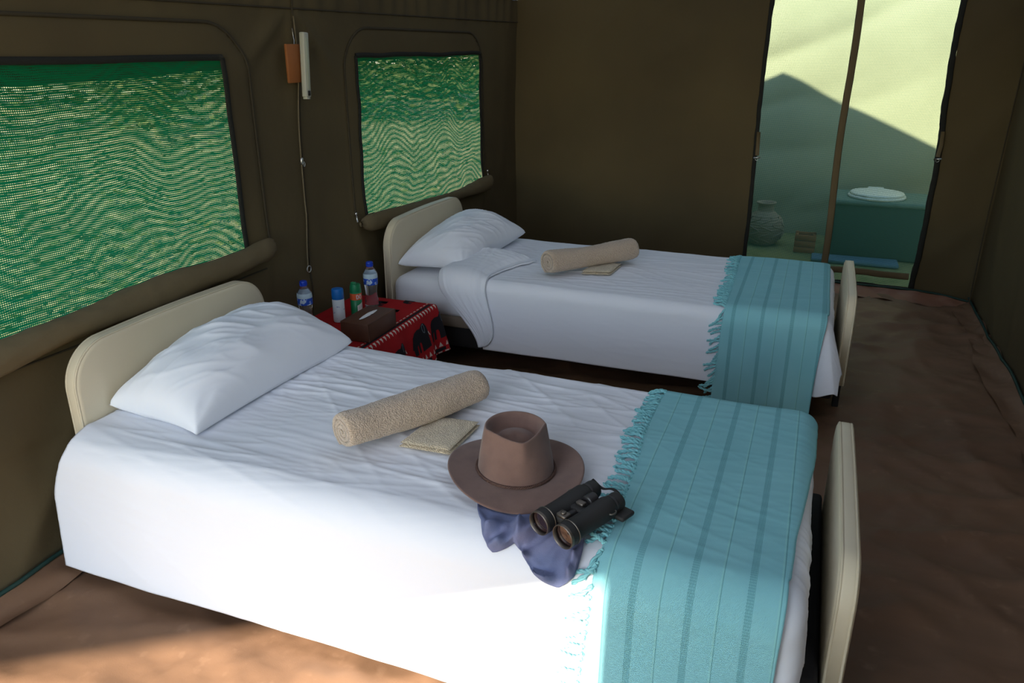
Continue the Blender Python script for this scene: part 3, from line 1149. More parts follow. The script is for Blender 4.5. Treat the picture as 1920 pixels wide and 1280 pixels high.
def bed(label, y0, y1, ztop, hx, fx0, head_z, foot_z, fy=0.03):
    t = thing('bed', label, 'bed', (1.15, (y0 + y1) / 2, 0.0))
    mb = MB().rbox((0.14, y0 + 0.03, 0.095), (fx0 - 0.006, y1 - 0.03, 0.215), 0.012, 2)
    mb.build('base', black_fabric, t)
    MB().rbox((0.135, y0 + 0.005, 0.205), (2.145, y1 - 0.005, 0.262), 0.012, 2).build('frame_rail', taupe, t)
    for (x, y) in ((0.20, y0 + 0.09), (2.08, y0 + 0.09), (0.20, y1 - 0.09), (2.08, y1 - 0.09)):
        MB().lathe([(0.022, 0.0), (0.026, 0.004), (0.026, 0.10)], 14, Matrix.Translation((x, y, 0.0))).build('leg', black_fabric, t)
    bm = bmesh.new()
    bmesh.ops.create_cube(bm, size=1)
    for q in bm.verts:
        q.co = Vector((1.14 + q.co.x * 2.0, (y0 + y1) / 2 + q.co.y * (y1 - y0), (0.25 + ztop) / 2 + q.co.z * (ztop - 0.25)))
    bmesh.ops.bevel(bm, geom=bm.edges[:], offset=0.055, segments=5, affect='EDGES', profile=0.5)
    bm.verts.ensure_lookup_table()
    mobj('mattress', [q.co.copy() for q in bm.verts], [[q.index for q in f.verts] for f in bm.faces], sheet_cotton, t)
    bm.free()
    board('headboard', hx, hx + 0.048, y0 + 0.02, y1 + 0.0, 0.17, head_z, 0.135, t, cream_vinyl)
    for y in (y0 + 0.2, y1 - 0.2):
        MB().rbox((hx + 0.004, y - 0.02, 0.0), (hx + 0.03, y + 0.02, 0.20), 0.004, 1).build('headboard_post', black_fabric, t)
        MB().rbox((fx0 + 0.01, y - 0.02, 0.0), (fx0 + 0.036, y + 0.02, 0.16), 0.004, 1).build('footboard_post', black_fabric, t)
    board('footboard', fx0, fx0 + 0.046, y0 + fy, y1 - 0.0, 0.13, foot_z, 0.10, t, cream_vinyl)
    return t


bed('near single bed with cream padded headboard and footboard, hat lying on it', 1.435, 2.315, 0.428, 0.096, 2.204, 0.700, 0.486, 0.055)
bed('far single bed with cream headboard, standing along the back canvas wall', 3.270, 4.165, 0.434, 0.090, 2.240, 0.700, 0.520, 0.12)


# near duvet covers the whole bed
def near_head(y):
    return 0.152 - 0.072 * sstep(1.44, 1.20, y)


d1 = cloth_grid('duvet', near, near_head, lambda y: 2.30 + 0 * y, 0.985, 2.40, duvet_near_relief, white_cotton, base=(1.15, 1.87, 0.2), nx=330, ny=250)
tagp(d1, 'white cotton duvet hanging to the floor on the near bed', 'duvet')


# far duvet, corner turned back
def far_head(y):
    f = 3.30 - y
    return 0.415 + 0.0 * y + 0.24 * sstep(-0.02, 0.36, f) - 0.10 * sstep(3.55, 4.0, y)


def far_hem_relief(x, y):
    return duvet_far_relief(x, y)


d2 = cloth_grid('duvet', far, far_head, lambda y: 2.33 + 0.10 * sstep(3.45, 3.25, y), 2.945, 4.20, far_hem_relief, white_cotton, base=(1.15, 3.72, 0.2), nx=270, ny=220)
tagp(d2, 'white duvet with one corner folded back on the far bed', 'duvet')
# the folded-back corner
nv, nu = 90, 50
ty = np.linspace(0, 1, nv)
YY = 3.62 + (2.965 - 3.62) * ty                                     # cloth coords along the fold
fold_x = far_head(YY)
width = 0.37 * np.clip(1 - ty * 0.99, 0.01, 1) ** 0.55 * (0.96 + 0.04 * np.cos(ty * 11))
U, V = np.meshgrid(np.linspace(0, 1, nu), ty, indexing='ij')
X = fold_x[None] - 0.010 + width[None] * U
Yc = YY[None] + 0.05 * U * (1 - V)
puff = 0.040 * np.sin(np.clip(U * 1.1, 0, 1) * PI) ** 0.7 * (1 - 0.6 * V) + 0.014 * (1 - U) ** 3
crease = 0.007 * ridge(U, V, 1.25, 1.2, 5, 341, 3) * sstep(0, 0.15, U) + 0.004 * ridge(U, V, 1.0, 1.2, 11, 342, 3)
lift = 0.022 + puff + np.abs(crease) + duvet_far_relief(X, Yc)
flap = far(X, Yc, lift)
under = far(X, Yc, np.minimum(lift - 0.007, 0.010 + duvet_far_relief(X, Yc) + 0.003 + 0.6 * puff))
vv = np.concatenate([flap.reshape(-1, 3), under.reshape(-1, 3)])
ff = grid_faces(nu, nv) + [tuple(reversed(q)) for q in grid_faces(nu, nv, base=nu * nv)]
n0 = nu * nv
for i in range(nu - 1):
    for j in (0, nv - 1):
        ff.append((i * nv + j, (i + 1) * nv + j, n0 + (i + 1) * nv + j, n0 + i * nv + j))
for j in range(nv - 1):
    for i in (0, nu - 1):
        ff.append((i * nv + j, i * nv + j + 1, n0 + i * nv + j + 1, n0 + i * nv + j))
mobj('folded_corner', vv, ff, white_cotton, d2)


# ------------------------------------------------------------------ pillows
def pillow(label, A, B, C, D, T, seed, floor):
    """A front/head corner, B front/foot, C back/foot, D back/head"""
    n = 110
    k = 80
    v = np.linspace(-1, 1, n)      # along A->D
    u = np.linspace(-1, 1, k)      # along A->B
    U, V = np.meshgrid(u, v, indexing='ij')
    pin = 0.085
    Us = U * (1 - pin * (1 - V ** 2) ** 1.0 * np.abs(U) ** 2)
    Vs = V * (1 - 0.055 * (1 - U ** 2) * np.abs(V) ** 2)
    a, b = (Us + 1) / 2, (Vs + 1) / 2
    A, B, C, D = (np.array(q, float) for q in (A, B, C, D))
    mid = A * ((1 - a) * (1 - b))[..., None] + B * (a * (1 - b))[..., None] + C * (a * b)[..., None] + D * ((1 - a) * b)[..., None]
    nrm = np.cross(B - A, D - A)
    nrm /= np.linalg.norm(nrm)
    if nrm[2] < 0:
        nrm = -nrm
    h = T * np.clip((1 - U ** 2) * (1 - np.abs(V) ** 2.6), 0, 1) ** 0.42
    h = h * (1 + 0.12 * pn(U * 1.6, V * 1.8, seed))
    cr = np.minimum(np.hypot(np.abs(U) - 1, np.abs(V) - 1), 1)
    w = 0.012 * ridge(U, V * 1.6, 1.1, 0.7, 2.2, seed + 1, 3) + 0.009 * ridge(U, V * 1.6, 0.7, 0.9, 3.6, seed + 2, 4) + 0.0025 * ridge(U, V * 1.6, 1.3, 1.2, 9, seed + 3, 3) + 0.006 * pn(U * 2.2, V * 3, seed + 4)
    ang = np.arctan2(1 - np.abs(U), 1 - np.abs(V))
    w = w + 0.004 * np.sin(ang * 9 + seed + 2 * pn(U * 3, V * 3, seed)) * np.exp(-((cr - 0.22) / 0.14) ** 2)
    edge = np.clip(h / T, 0, 1) ** 0.6
    top = mid + nrm * (0.66 * h + w * edge)[..., None]
    bot = mid - nrm * (0.34 * h)[..., None]
    bot[..., 2] = np.maximum(bot[..., 2], floor)
    top[..., 2] = np.maximum(top[..., 2], floor + 0.004)
    bot[0], bot[-1], bot[:, 0], bot[:, -1] = top[0], top[-1], top[:, 0], top[:, -1]
    vv = np.concatenate([top.reshape(-1, 3), bot.reshape(-1, 3)])
    ff = grid_faces(k, n) + [tuple(reversed(q)) for q in grid_faces(k, n, base=k * n)]
    c = (A + B + C + D) / 4
    o = mobj('pillow', vv, ff, white_cotton, base=(c[0], c[1], floor))
    bm = bmesh.new()
    bm.from_mesh(o.data)
    bmesh.ops.remove_doubles(bm, verts=bm.verts, dist=1e-5)
    bmesh.ops.recalc_face_normals(bm, faces=bm.faces)
    bm.to_mesh(o.data)
    bm.free()
    return tagp(o, label, 'pillow')


pillow('plump white pillow against the headboard of the near bed', (0.150, 1.545, 0.492), (0.500, 1.520, 0.470), (0.535, 2.295, 0.485), (0.170, 2.285, 0.560), 0.235, 401, 0.464)
pillow('white pillow leaning on the headboard of the far bed', (0.140, 3.345, 0.480), (0.480, 3.400, 0.478), (0.545, 4.120, 0.512), (0.170, 4.110, 0.575), 0.205, 421, 0.466)


# ------------------------------------------------------------------ turquoise throws with tassels
def throw(label, dr, rel, xl, xr, ya, yb, seed, ntas, lift=0.010, skip=None):
    base = ((1.92), (ya + yb) / 2, 0.3)
    t = thing('bed_throw', label, 'throw', base)

    def orel(x, y):
        return rel(x, y) * 0.30 + 0.007 + lift + 0.002 * pn(x * 5, y * 4, seed) + 0.0035 * ridge(x, y, 0.25, 0.8, 3.0, seed + 1, 3) + 0.0012 * ridge(x, y, 0.4, 2.0, 9, seed + 2, 4)
    cl = cloth_grid('woven_cloth', dr, xl, xr, ya, yb, orel, throw_m, t, nx=90, ny=260, thick=0.004)
    me = cl.data
    r = random.Random(seed)
    for k in range(ntas):
        y = ya + 0.01 + (yb - ya - 0.02) * (k + 0.5) / ntas + r.uniform(-0.004, 0.004)
        x0 = float(xl(np.array(y)))
        L = r.uniform(0.050, 0.072)
        swing = r.uniform(-0.5, 0.5) + (0.55 if y < dr.Y0 - 0.02 else 0.0)
        cur = r.uniform(-0.5, 0.5)
        m = 12
        cx, cy = x0 + 0.004, y
        path = []
        for q in range(m):
            s = q / (m - 1)
            ang = swing + cur * s
            path.append((cx, cy))
            cx -= math.cos(ang) * L / (m - 1)
            cy -= math.sin(ang) * L / (m - 1)
        px_ = np.array([p[0] for p in path])
        py_ = np.array([p[1] for p in path])
        hgt = rel(px_, py_) + 0.011 + np.linspace(0.006, 0.0, m) + 0.004 * np.sin(np.linspace(0, PI * r.uniform(0.8, 2.2), m))
        C_ = dr(px_, py_, hgt)
        N_ = dr(px_, py_, hgt + 0.01) - C_
        mb = MB()
        tw = r.uniform(1.6, 2.6)
        for sgn in (0, PI):
            pts, rr = [], []
            for q in range(m):
                s = q / (m - 1)
                tng = Vector(C_[min(q + 1, m - 1)] - C_[max(q - 1, 0)]).normalized()
                nn = Vector(N_[q]).normalized()
                bb = tng.cross(nn)
                a = sgn + 2 * PI * tw * s
                pts.append(Vector(C_[q]) + (nn * math.cos(a) + bb * math.sin(a)) * 0.0030)
                rr.append(0.0036 * (1.25 if q == 1 else 1.0) * (1.0 if q < m - 1 else 0.5))
            mb.tube(pts, rr, 5)
        mb.tube([C_[0], C_[1]], [0.004, 0.0062], 6)
        mb.build('tassel', tassel_m, t)
    return t


def tl_near(y):
    y = np.asarray(y, float)
    return 1.703 + 0.016 * np.sin((y - 1.2) * 5.0) + 0.004 * pn(y * 9, 0.2 + 0 * y, 501)


def tr_near(y):
    y = np.asarray(y, float)
    return 2.108 + 0.038 * sstep(1.45, 2.25, y) + 0.003 * pn(y * 8, 0.7 + 0 * y, 502)


throw('turquoise woven throw with tasselled edge across the foot of the near bed', near, duvet_near_relief, tl_near, tr_near, 0.99, 2.36, 511, 66)


def tl_far(y):
    y = np.asarray(y, float)
    return 1.752 + 0.012 * np.sin((y - 3.0) * 4.0) + 0.004 * pn(y * 9, 0.2 + 0 * y, 503)


def tr_far(y):
    y = np.asarray(y, float)
    return 2.172 + 0.0 * y - 0.015 * sstep(3.2, 2.85, y)


throw('turquoise woven throw with fringe hanging over the front of the far bed', far, duvet_far_relief, tl_far, tr_far, 2.825, 4.20, 521, 68)


# ------------------------------------------------------------------ towels
def rolled_towel(label, a, b, rad, seed):
    a, b = Vector(a), Vector(b)
    ax = (b - a).normalized()
    up = Vector((0, 0, 1))
    sd_ = ax.cross(up).normalized()
    up = sd_.cross(ax).normalized()
    turns = 3.3
    n = 150
    th = rad / (turns + 0.6) * 0.92
    A = np.linspace(0, turns * 2 * PI, n)
    rmid = rad - th / 2 - (A[-1] - A) / (2 * PI) * th * 1.06
    rmid = np.maximum(rmid, 0.004)
    a0 = -2.0 - A[-1]
    outer = rmid + th * 0.48
    inner = np.maximum(rmid - th * 0.48, 0.001)
    ring = [(outer[i], A[i] + a0) for i in range(n)] + [(inner[i], A[i] + a0) for i in range(n - 1, -1, -1)]
    k = len(ring)
    L = (b - a).length
    m = 74
    ra = np.array([q[0] for q in ring])
    an = np.array([q[1] for q in ring])
    V = []
    for i in range(m):
        s = i / (m - 1)
        e = min(s, 1 - s) * L
        shr = 1 - 0.10 * math.exp(-e / 0.008)
        wob = 1 + 0.05 * math.sin(s * 7 + seed)
        noise = 0.0024 * pn(an * rad * 190 * 0.5, np.full(k, s * L * 95), seed) + 0.0030 * pn(an * 1.1, np.full(k, s * 6), seed + 1)
        rr = ra * wob * shr * (1 - 0.07 * (np.sin(an) < -0.6)) + noise * (ra > rad * 0.75)
        tele = 0.010 * (1 - ra / rad) * (1 if s < 0.5 else -1) * 0
        x = rr * np.cos(an)
        z = np.maximum(rr * np.sin(an) * 0.95, -rad * 0.90)
        bow = 0.006 * math.sin(s * PI)
        P_ = np.array(a) + np.outer(np.full(k, s * L), np.array(ax)) + np.outer(x, np.array(sd_)) + np.outer(z - bow, np.array(up))
        V.append(P_)
    f = grid_faces(m, k, True)
    # end faces of the spiral strip
    for base_, flip in ((0, False), ((m - 1) * k, True)):
        for i in range(n - 1):
            q = (base_ + i, base_ + i + 1, base_ + k - 2 - i, base_ + k - 1 - i)
            f.append(q[::-1] if flip else q)
    o = mobj('rolled_towel', np.concatenate(V), f, towel_m, base=((a + b) / 2 - Vector((0, 0, rad * 0.9))))
    bm = bmesh.new()
    bm.from_mesh(o.data)
    bmesh.ops.recalc_face_normals(bm, faces=bm.faces)
    bm.to_mesh(o.data)
    bm.free()
    return tagp(o, label, 'towel')


rolled_towel('rolled beige terry towel on the near bed beside the hat', (0.945, 1.590, 0.526), (1.170, 2.010, 0.526), 0.066, 601)
rolled_towel('rolled beige terry towel on the far bed', (0.905, 3.445, 0.534), (1.225, 3.860, 0.534), 0.068, 611)


def washcloth(label, corners, z, seed, th=0.022):
    """folded face cloth: two stacked layers with round folds"""
    n = 44
    A, B, C, D = (np.array(c, float) for c in corners)
    c0 = (A + B + C + D) / 4
    t = thing('face_cloth', label, 'towel', (c0[0], c0[1], z))
    for lay in range(2):
        s = np.linspace(-1, 1, n)
        U, V = np.meshgrid(s, s, indexing='ij')
        q = 0.97 - 0.03 * lay
        a, b = (U * q + 1) / 2, (V * q + 1) / 2
        xy = A * ((1 - a) * (1 - b))[..., None] + B * (a * (1 - b))[..., None] + C * (a * b)[..., None] + D * ((1 - a) * b)[..., None]
        edge = np.clip((1 - np.abs(U) ** 6) * (1 - np.abs(V) ** 6), 0, 1) ** 0.5
        hz = th / 2
        zc = z + hz * (lay + 0.5)
        nz_ = 0.0022 * pn(U * 22, V * 22, seed + lay) + 0.003 * pn(U * 2, V * 2, seed + 5)
        top = np.concatenate([xy, (zc + hz * 0.5 * edge + nz_ * edge)[..., None]], -1)
        bot = np.concatenate([xy, (zc - hz * 0.5 * edge)[..., None]], -1)
        vv = np.concatenate([top.reshape(-1, 3), bot.reshape(-1, 3)])
        ff = grid_faces(n, n) + [tuple(reversed(x)) for x in grid_faces(n, n, base=n * n)]
        mobj('folded_layer', vv, ff, towel_pale, t)
    return t


washcloth('folded pale face cloth tucked under the rolled towel on the near bed', ((1.068, 1.668), (1.225, 1.675), (1.232, 1.875), (1.085, 1.862)), 0.462, 621)
washcloth('folded pale face cloth beside the rolled towel on the far bed', ((1.045, 3.525), (1.190, 3.560), (1.200, 3.750), (1.070, 3.722)), 0.468, 631)

# ------------------------------------------------------------------ hat
hc = Vector((1.425, 1.652, 0.474))
hat = thing('felt_hat', 'brown felt hat with pinched crown lying on the near bed', 'hat', (hc.x, hc.y, 0.464))
fd = Vector((0.545, -0.838, 0.0)).normalized()
sdv = Vector((fd.y, -fd.x, 0)) * -1
n = 120
PH = np.linspace(0, 2 * PI, n, endpoint=False)           # 0 = front
front = np.cos(PH)
side = np.sin(PH)


def hat_ring(rl, rs, z, pinch=0.0, fshift=0.0):
    """rl/rs semi-axes (front-back, side-side)"""
    dphi = np.abs((PH + PI) % (2 * PI) - PI)
    dphi = np.sqrt(dphi ** 2 + 0.012)
    kv = 1.0 / (np.cos(np.minimum(dphi, PI / 2)) / 1.04 + np.sin(np.minimum(dphi, PI / 2)) / 1.0 + 1e-9)
    kv = np.where(dphi < PI / 2, kv, 1.0)
    k = 1 + (kv - 1) * pinch
    r_f = front * rl * k + fshift
    r_s = side * rs * k
    z = np.broadcast_to(z, PH.shape)
    return np.stack([hc.x + fd.x * r_f + sdv.x * r_s, hc.y + fd.y * r_f + sdv.y * r_s, hc.z + z], -1)


def brim_z(q):
    """q 0 inner .. 1 outer"""
    return 0.010 + q ** 1.5 * (0.016 * side ** 2 - 0.014 * front ** 2) + 0.004 * q * np.sin(PH * 2 + 0.7)


rings = []
for q in np.linspace(0.05, 1.0, 16):                      # underside, from inside out
    rings.append(hat_ring(0.108 + 0.087 * q, 0.098 + 0.076 * q, brim_z(q) - 0.0035))
rings.append(hat_ring(0.1965, 0.1755, brim_z(1.0) - 0.001))
for q in np.linspace(1.0, 0.0, 20):
    rings.append(hat_ring(0.108 + 0.087 * q, 0.098 + 0.076 * q, brim_z(q) + 0.0012))
H_ = 0.117
for q in np.linspace(0.04, 1.0, 26):
    pinch = 0.72 * float(sstep(0.25, 1.0, q))
    zr = H_ * q * (1 - 0.05 * np.clip(front, 0, 1) ** 2 * float(sstep(0.4, 1, q)))
    rings.append(hat_ring(0.108 - 0.018 * q ** 1.3, 0.098 - 0.018 * q ** 1.3, 0.010 + zr, pinch))
rim = H_ * (1 - 0.05 * np.clip(front, 0, 1) ** 2)
for (sc, dz, pf) in ((0.975, 0.0030, 0.72), (0.94, 0.0034, 0.72), (0.90, 0.000, 0.72), (0.86, -0.008, 0.73), (0.80, -0.020, 0.74), (0.72, -0.030, 0.70), (0.64, -0.032, 0.60), (0.54, -0.026, 0.45), (0.40, -0.020, 0.3), (0.22, -0.017, 0.1), (0.05, -0.016, 0.0)):
    rings.append(hat_ring(0.090 * sc, 0.080 * sc, 0.010 + rim + dz, pf))
vv = np.concatenate(rings)
ff = [tuple(reversed(q)) for q in grid_faces(len(rings), n, True)]
ff.append(tuple((len(rings) - 1) * n + j for j in range(n)))
crown = mobj('felt_body', vv, ff, felt, hat)
bm = bmesh.new()
bm.from_mesh(crown.data)
bmesh.ops.recalc_face_normals(bm, faces=bm.faces)
bm.to_mesh(crown.data)
bm.free()
mb = MB()
for ph in (0, 2 * PI / 3, 4 * PI / 3):
    pts = []
    for k in range(241):
        a = 2 * PI * k / 240
        f_, s_ = math.cos(a), math.sin(a)
        tw = a * 38 + ph
        rl, rs = 0.1105 + 0.0022 * math.cos(tw), 0.1005 + 0.0022 * math.cos(tw)
        p = hc + fd * (f_ * rl) + sdv * (s_ * rs) + Vector((0, 0, 0.016 + 0.0022 * math.sin(tw)))
        pts.append(p)
    mb.tube(pts, 0.0019, 5, caps=False)
mb.build('braided_band', leather_cord, hat)


# ------------------------------------------------------------------ blue cloth under hat and binoculars
def scarf_fold(x, y):
    w = pn(x * 11, y * 11, 701)
    a = -(x - 1.5) * 0.85 + (y - 1.4) * 0.52
    b = (x - 1.5) * 0.52 + (y - 1.4) * 0.85
    f = 0.5 + 0.5 * np.sin(2 * PI * (a * 17 + 1.3 * w + b * 3))
    g = 0.5 + 0.5 * np.sin(2 * PI * (b * 20 + 1.6 * pn(x * 14 + 5, y * 14, 702) + a * 6))
    return 0.022 * f ** 1.6 + 0.013 * g ** 2.2 * (0.4 + f) + 0.005 * pn(x * 45, y * 45, 703) + 0.004


cc = np.array([1.545, 1.455])
bp = [(1.385, 1.500), (1.425, 1.430), (1.478, 1.372), (1.520, 1.400), (1.545, 1.385), (1.590, 1.350), (1.640, 1.338), (1.672, 1.365), (1.676, 1.405), (1.668, 1.450), (1.640, 1.530), (1.560, 1.590), (1.450, 1.570)]
ba = np.array([math.atan2(p[1] - cc[1], p[0] - cc[0]) for p in bp])
br = np.array([math.hypot(p[1] - cc[1], p[0] - cc[0]) for p in bp])
order = np.argsort(ba)
ba, br = ba[order], br[order]
na, nr = 150, 46
AN = np.linspace(-PI, PI, na, endpoint=False)
RB = np.interp(AN, np.concatenate([ba - 2 * PI, ba, ba + 2 * PI]), np.concatenate([br, br, br]))
RR = np.linspace(0.02, 1, nr)
Rg, Ag = np.meshgrid(RR, AN, indexing='ij')
X = cc[0] + Rg * RB[None] * np.cos(Ag)
Yc = cc[1] + Rg * RB[None] * np.sin(Ag)
fold = scarf_fold(X, Yc)
fold *= sstep(1.0, 0.90, Rg) * 0.6 + 0.4
fold *= sstep(1.62, 1.45, Yc) * 0.8 + 0.2
under_hat = sstep(0.245, 0.20, np.hypot(X - hc.x, Yc - hc.y))
under_bin = sstep(0.055, 0.03, np.abs((X - 1.65) * 0.91 - (Yc - 1.49) * 0.41))* (Yc > 1.36)
fold = fold * (1 - 0.92 * under_hat) * (1 - 0.8 * under_bin)
hgt = 0.011 + duvet_near_relief(X, Yc) + fold
edge_turn = 0.008 * np.exp(-((1 - Rg) / 0.06) ** 2) * (0.5 + pn(Ag * 5, Rg * 2, 704))
top = near(X, Yc, hgt + edge_turn)
und = near(X[-1:], Yc[-1:], np.full((1, na), 0.009) + duvet_near_relief(X[-1:], Yc[-1:]))
vv = np.concatenate([top.reshape(-1, 3), und.reshape(-1, 3)])
ff = [tuple(reversed(q)) for q in grid_faces(nr + 1, na, True)]
ff.append(tuple(range(na)))
scarf = mobj('crumpled_scarf', vv, ff, denim, base=(1.53, 1.46, 0.455))
tagp(scarf, 'crumpled blue cotton scarf lying under the hat and binoculars', 'scarf')
# ------------------------------------------------------------------ binoculars
bd = Vector((0.415, 0.905, 0.045)).normalized()           # objective -> eyepiece
perp = Vector((0.909, -0.417, 0.0)).normalized()
upv = perp.cross(bd).normalized()
if upv.z < 0:
    upv = -upv
b0 = Vector((1.648, 1.478, 0.510))
bino = thing('binoculars', 'worn black binoculars resting on the scarf and turquoise throw', 'binoculars', (b0.x, b0.y, 0.472))


def frame(o):
    m = Matrix.Identity(4)
    for i in range(3):
        m[i][0] = perp[i]
        m[i][1] = upv[i]
        m[i][2] = bd[i]
        m[i][3] = o[i]
    return m


for s_, ln in ((1, 0.0), (-1, 0.0)):
    o = b0 + perp * (0.036 * s_)
    F_ = frame(o)
    barrel = MB().lathe([(0.0268, -0.098), (0.0285, -0.097), (0.0290, -0.090), (0.0288, -0.074), (0.0262, -0.068), (0.0258, -0.02), (0.0270, 0.02), (0.0275, 0.052), (0.0250, 0.060), (0.0215, 0.066)], 36, F_, False, True).build('barrel', rubber, bino)
    MB().lathe([(0.0268, -0.090), (0.0272, -0.0995), (0.0285, -0.0995), (0.0292, -0.096), (0.0292, -0.092)], 36, F_, False, False).build('objective_rim', worn_metal, barrel)
    MB().lathe([(0.0001, -0.0825), (0.012, -0.0835), (0.0269, -0.0865)], 30, F_, False, False).build('lens', lens_m, barrel)
    MB().lathe([(0.0290, -0.074), (0.0300, -0.0735), (0.0300, -0.0715), (0.0288, -0.071)], 36, F_, False, False).build('ring', worn_metal, barrel)
    MB().lathe([(0.0205, 0.062), (0.0225, 0.068), (0.0228, 0.088), (0.0215, 0.094), (0.0175, 0.095), (0.0165, 0.088)], 30, F_, True, True).build('eyecup', rubber, bino)
    MB().lathe([(0.0216, 0.064), (0.0235, 0.0655), (0.0235, 0.0715), (0.0220, 0.073)], 30, F_, False, False).build('dioptre_ring', black_metal, bino)
    lug = o + perp * (0.026 * s_) + bd * 0.040 + upv * 0.006
    MB().tube([lug + perp * (0.007 * s_ * math.sin(q)) + bd * (0.010 * math.cos(q)) for q in np.linspace(0, PI, 9)], 0.0022, 6).build('strap_lug', worn_metal, bino)
Fc = frame(b0 + upv * 0.006)
MB().lathe([(0.0085, -0.066), (0.0098, -0.064), (0.0098, -0.02), (0.0085, -0.018), (0.0085, 0.012), (0.0105, 0.014), (0.0105, 0.024)], 24, Fc).build('hinge', black_metal, bino)
mbx = MB()
for z_ in (-0.056, -0.006):
    mbx.rbox((-0.026, -0.008, z_ - 0.011), (0.026, 0.010, z_ + 0.011), 0.005, 2, Fc)
mbx.build('bridge', rubber, bino)
wheel = []
for k in range(13):
    z_ = 0.024 + 0.026 * k / 12
    wheel.append((0.0150 + (0.0008 if k % 2 else 0), z_))
MB().lathe([(0.006, 0.023)] + wheel + [(0.006, 0.051)], 36, frame(b0 + upv * 0.012)).build('focus_wheel', black_metal, bino)
MB().rbox((-0.014, 0.008, -0.066), (0.014, 0.017, -0.044), 0.003, 2, Fc).build('hinge_plate', worn_metal, bino)
MB().lathe([(0.0065, 0.0), (0.0065, 0.003), (0.004, 0.0042), (0.001, 0.0044)], 18, Fc @ Matrix.Translation((0, 0.017, -0.055)) @ Matrix.Rotation(-PI / 2, 4, 'X')).build('hinge_screw', worn_metal, bino)
MB().rbox((-0.011, 0.009, -0.004), (0.011, 0.018, 0.012), 0.003, 2, Fc).build('focus_plate', worn_metal, bino)
# rubber rain guard folded off the near eyepiece
F_ = frame(b0 + perp * 0.036)
mbx = MB().rbox((0.006, -0.024, 0.056), (0.044, -0.012, 0.102), 0.005, 2, F_)
mbx.build('rain_guard', rubber, bino)
MB().tube([b0 + bd * 0.10 + perp * (0.034 * q) + upv * (0.012 + 0.006 * math.sin(3 * q)) for q in np.linspace(-1.4, 1.0, 14)], 0.0045, 6, flat=0.5).build('strap', black_fabric, bino)

# ------------------------------------------------------------------ bedside table, elephant cloth and what stands on it
TT = 0.374
table = thing('bedside_table', 'small bedside table hidden under the red elephant cloth', 'table', (0.25, 2.76, 0.0))
MB().rbox((0.045, 2.43, TT - 0.022), (0.455, 3.10, TT - 0.002), 0.004, 1).build('tabletop', wood_dark, table)
for (x, y) in ((0.07, 2.46), (0.43, 2.46), (0.07, 3.07), (0.43, 3.07)):
    MB().rbox((x - 0.018, y - 0.018, 0.0), (x + 0.018, y + 0.018, TT - 0.02), 0.003, 1).build('leg', wood_dark, table)
tcd = Drape(0.045, 0.458, 2.43, 3.10, TT, 0.014, 0.22, None, False)


def tc_rel(x, y):
    f = np.maximum(x - 0.458, 0) / 0.2
    return 0.003 + f * (0.012 * np.sin(y * 26 + 1.2) + 0.008 * np.sin(y * 47))


cloth = thing('tablecloth', 'red cotton cloth printed with black elephants over the bedside table', 'tablecloth', (0.25, 2.76, TT))
cloth_grid('red_cloth', tcd, 0.03, 0.690, 2.36, 3.20, tc_rel, red_cloth, cloth, nx=90, ny=110, thick=0.001)


def print_patch(name, polys, m, fn):
    """flat print lying on the cloth: polygons in (u, v) -> cloth (x, y)"""
    bm = bmesh.new()
    for poly in polys:
        bm.faces.new([bm.verts.new((p[0], p[1], 0)) for p in poly])
    bmesh.ops.triangulate(bm, faces=bm.faces)
    for _ in range(4):
        long = [e for e in bm.edges if e.calc_length() > 0.012]
        if not long:
            break
        bmesh.ops.subdivide_edges(bm, edges=long, cuts=1)
        bmesh.ops.triangulate(bm, faces=bm.faces)
    bm.verts.ensure_lookup_table()
    uvp = np.array([(q.co.x, q.co.y) for q in bm.verts])
    xs_, ys_ = fn(uvp[:, 0], uvp[:, 1])
    P_ = tcd(xs_, ys_, tc_rel(xs_, ys_) + 0.0022)
    fs = [[q.index for q in f.verts] for f in bm.faces]
    bm.free()
    return mobj(name, P_, fs, m, cloth)


ELE = [(-0.52, 0), (-0.36, 0), (-0.34, 0.30), (-0.24, 0.38), (-0.02, 0.38), (0.02, 0.28), (0.02, 0), (0.16, 0), (0.18, 0.30), (0.24, 0.46), (0.34, 0.52), (0.40, 0.54), (0.46, 0.40), (0.50, 0.18), (0.52, 0.04), (0.60, 0.04), (0.60, 0.22), (0.58, 0.45), (0.60, 0.62), (0.56, 0.82), (0.46, 0.96), (0.34, 1.0), (0.22, 0.94), (0.10, 0.86), (-0.12, 0.88), (-0.34, 0.82), (-0.48, 0.68), (-0.54, 0.48), (-0.60, 0.26), (-0.55, 0.24)]
LEGS = [[(-0.27, 0.03), (-0.15, 0.03), (-0.13, 0.42), (-0.27, 0.42)], [(0.20, 0.03), (0.30, 0.03), (0.27, 0.52), (0.17, 0.46)]]
EAR = [(0.26, 0.92), (0.36, 0.96), (0.40, 0.80), (0.36, 0.62), (0.28, 0.66), (0.24, 0.78)]
TUSK = [(0.56, 0.58), (0.62, 0.46), (0.72, 0.40), (0.71, 0.46), (0.63, 0.54), (0.60, 0.62)]


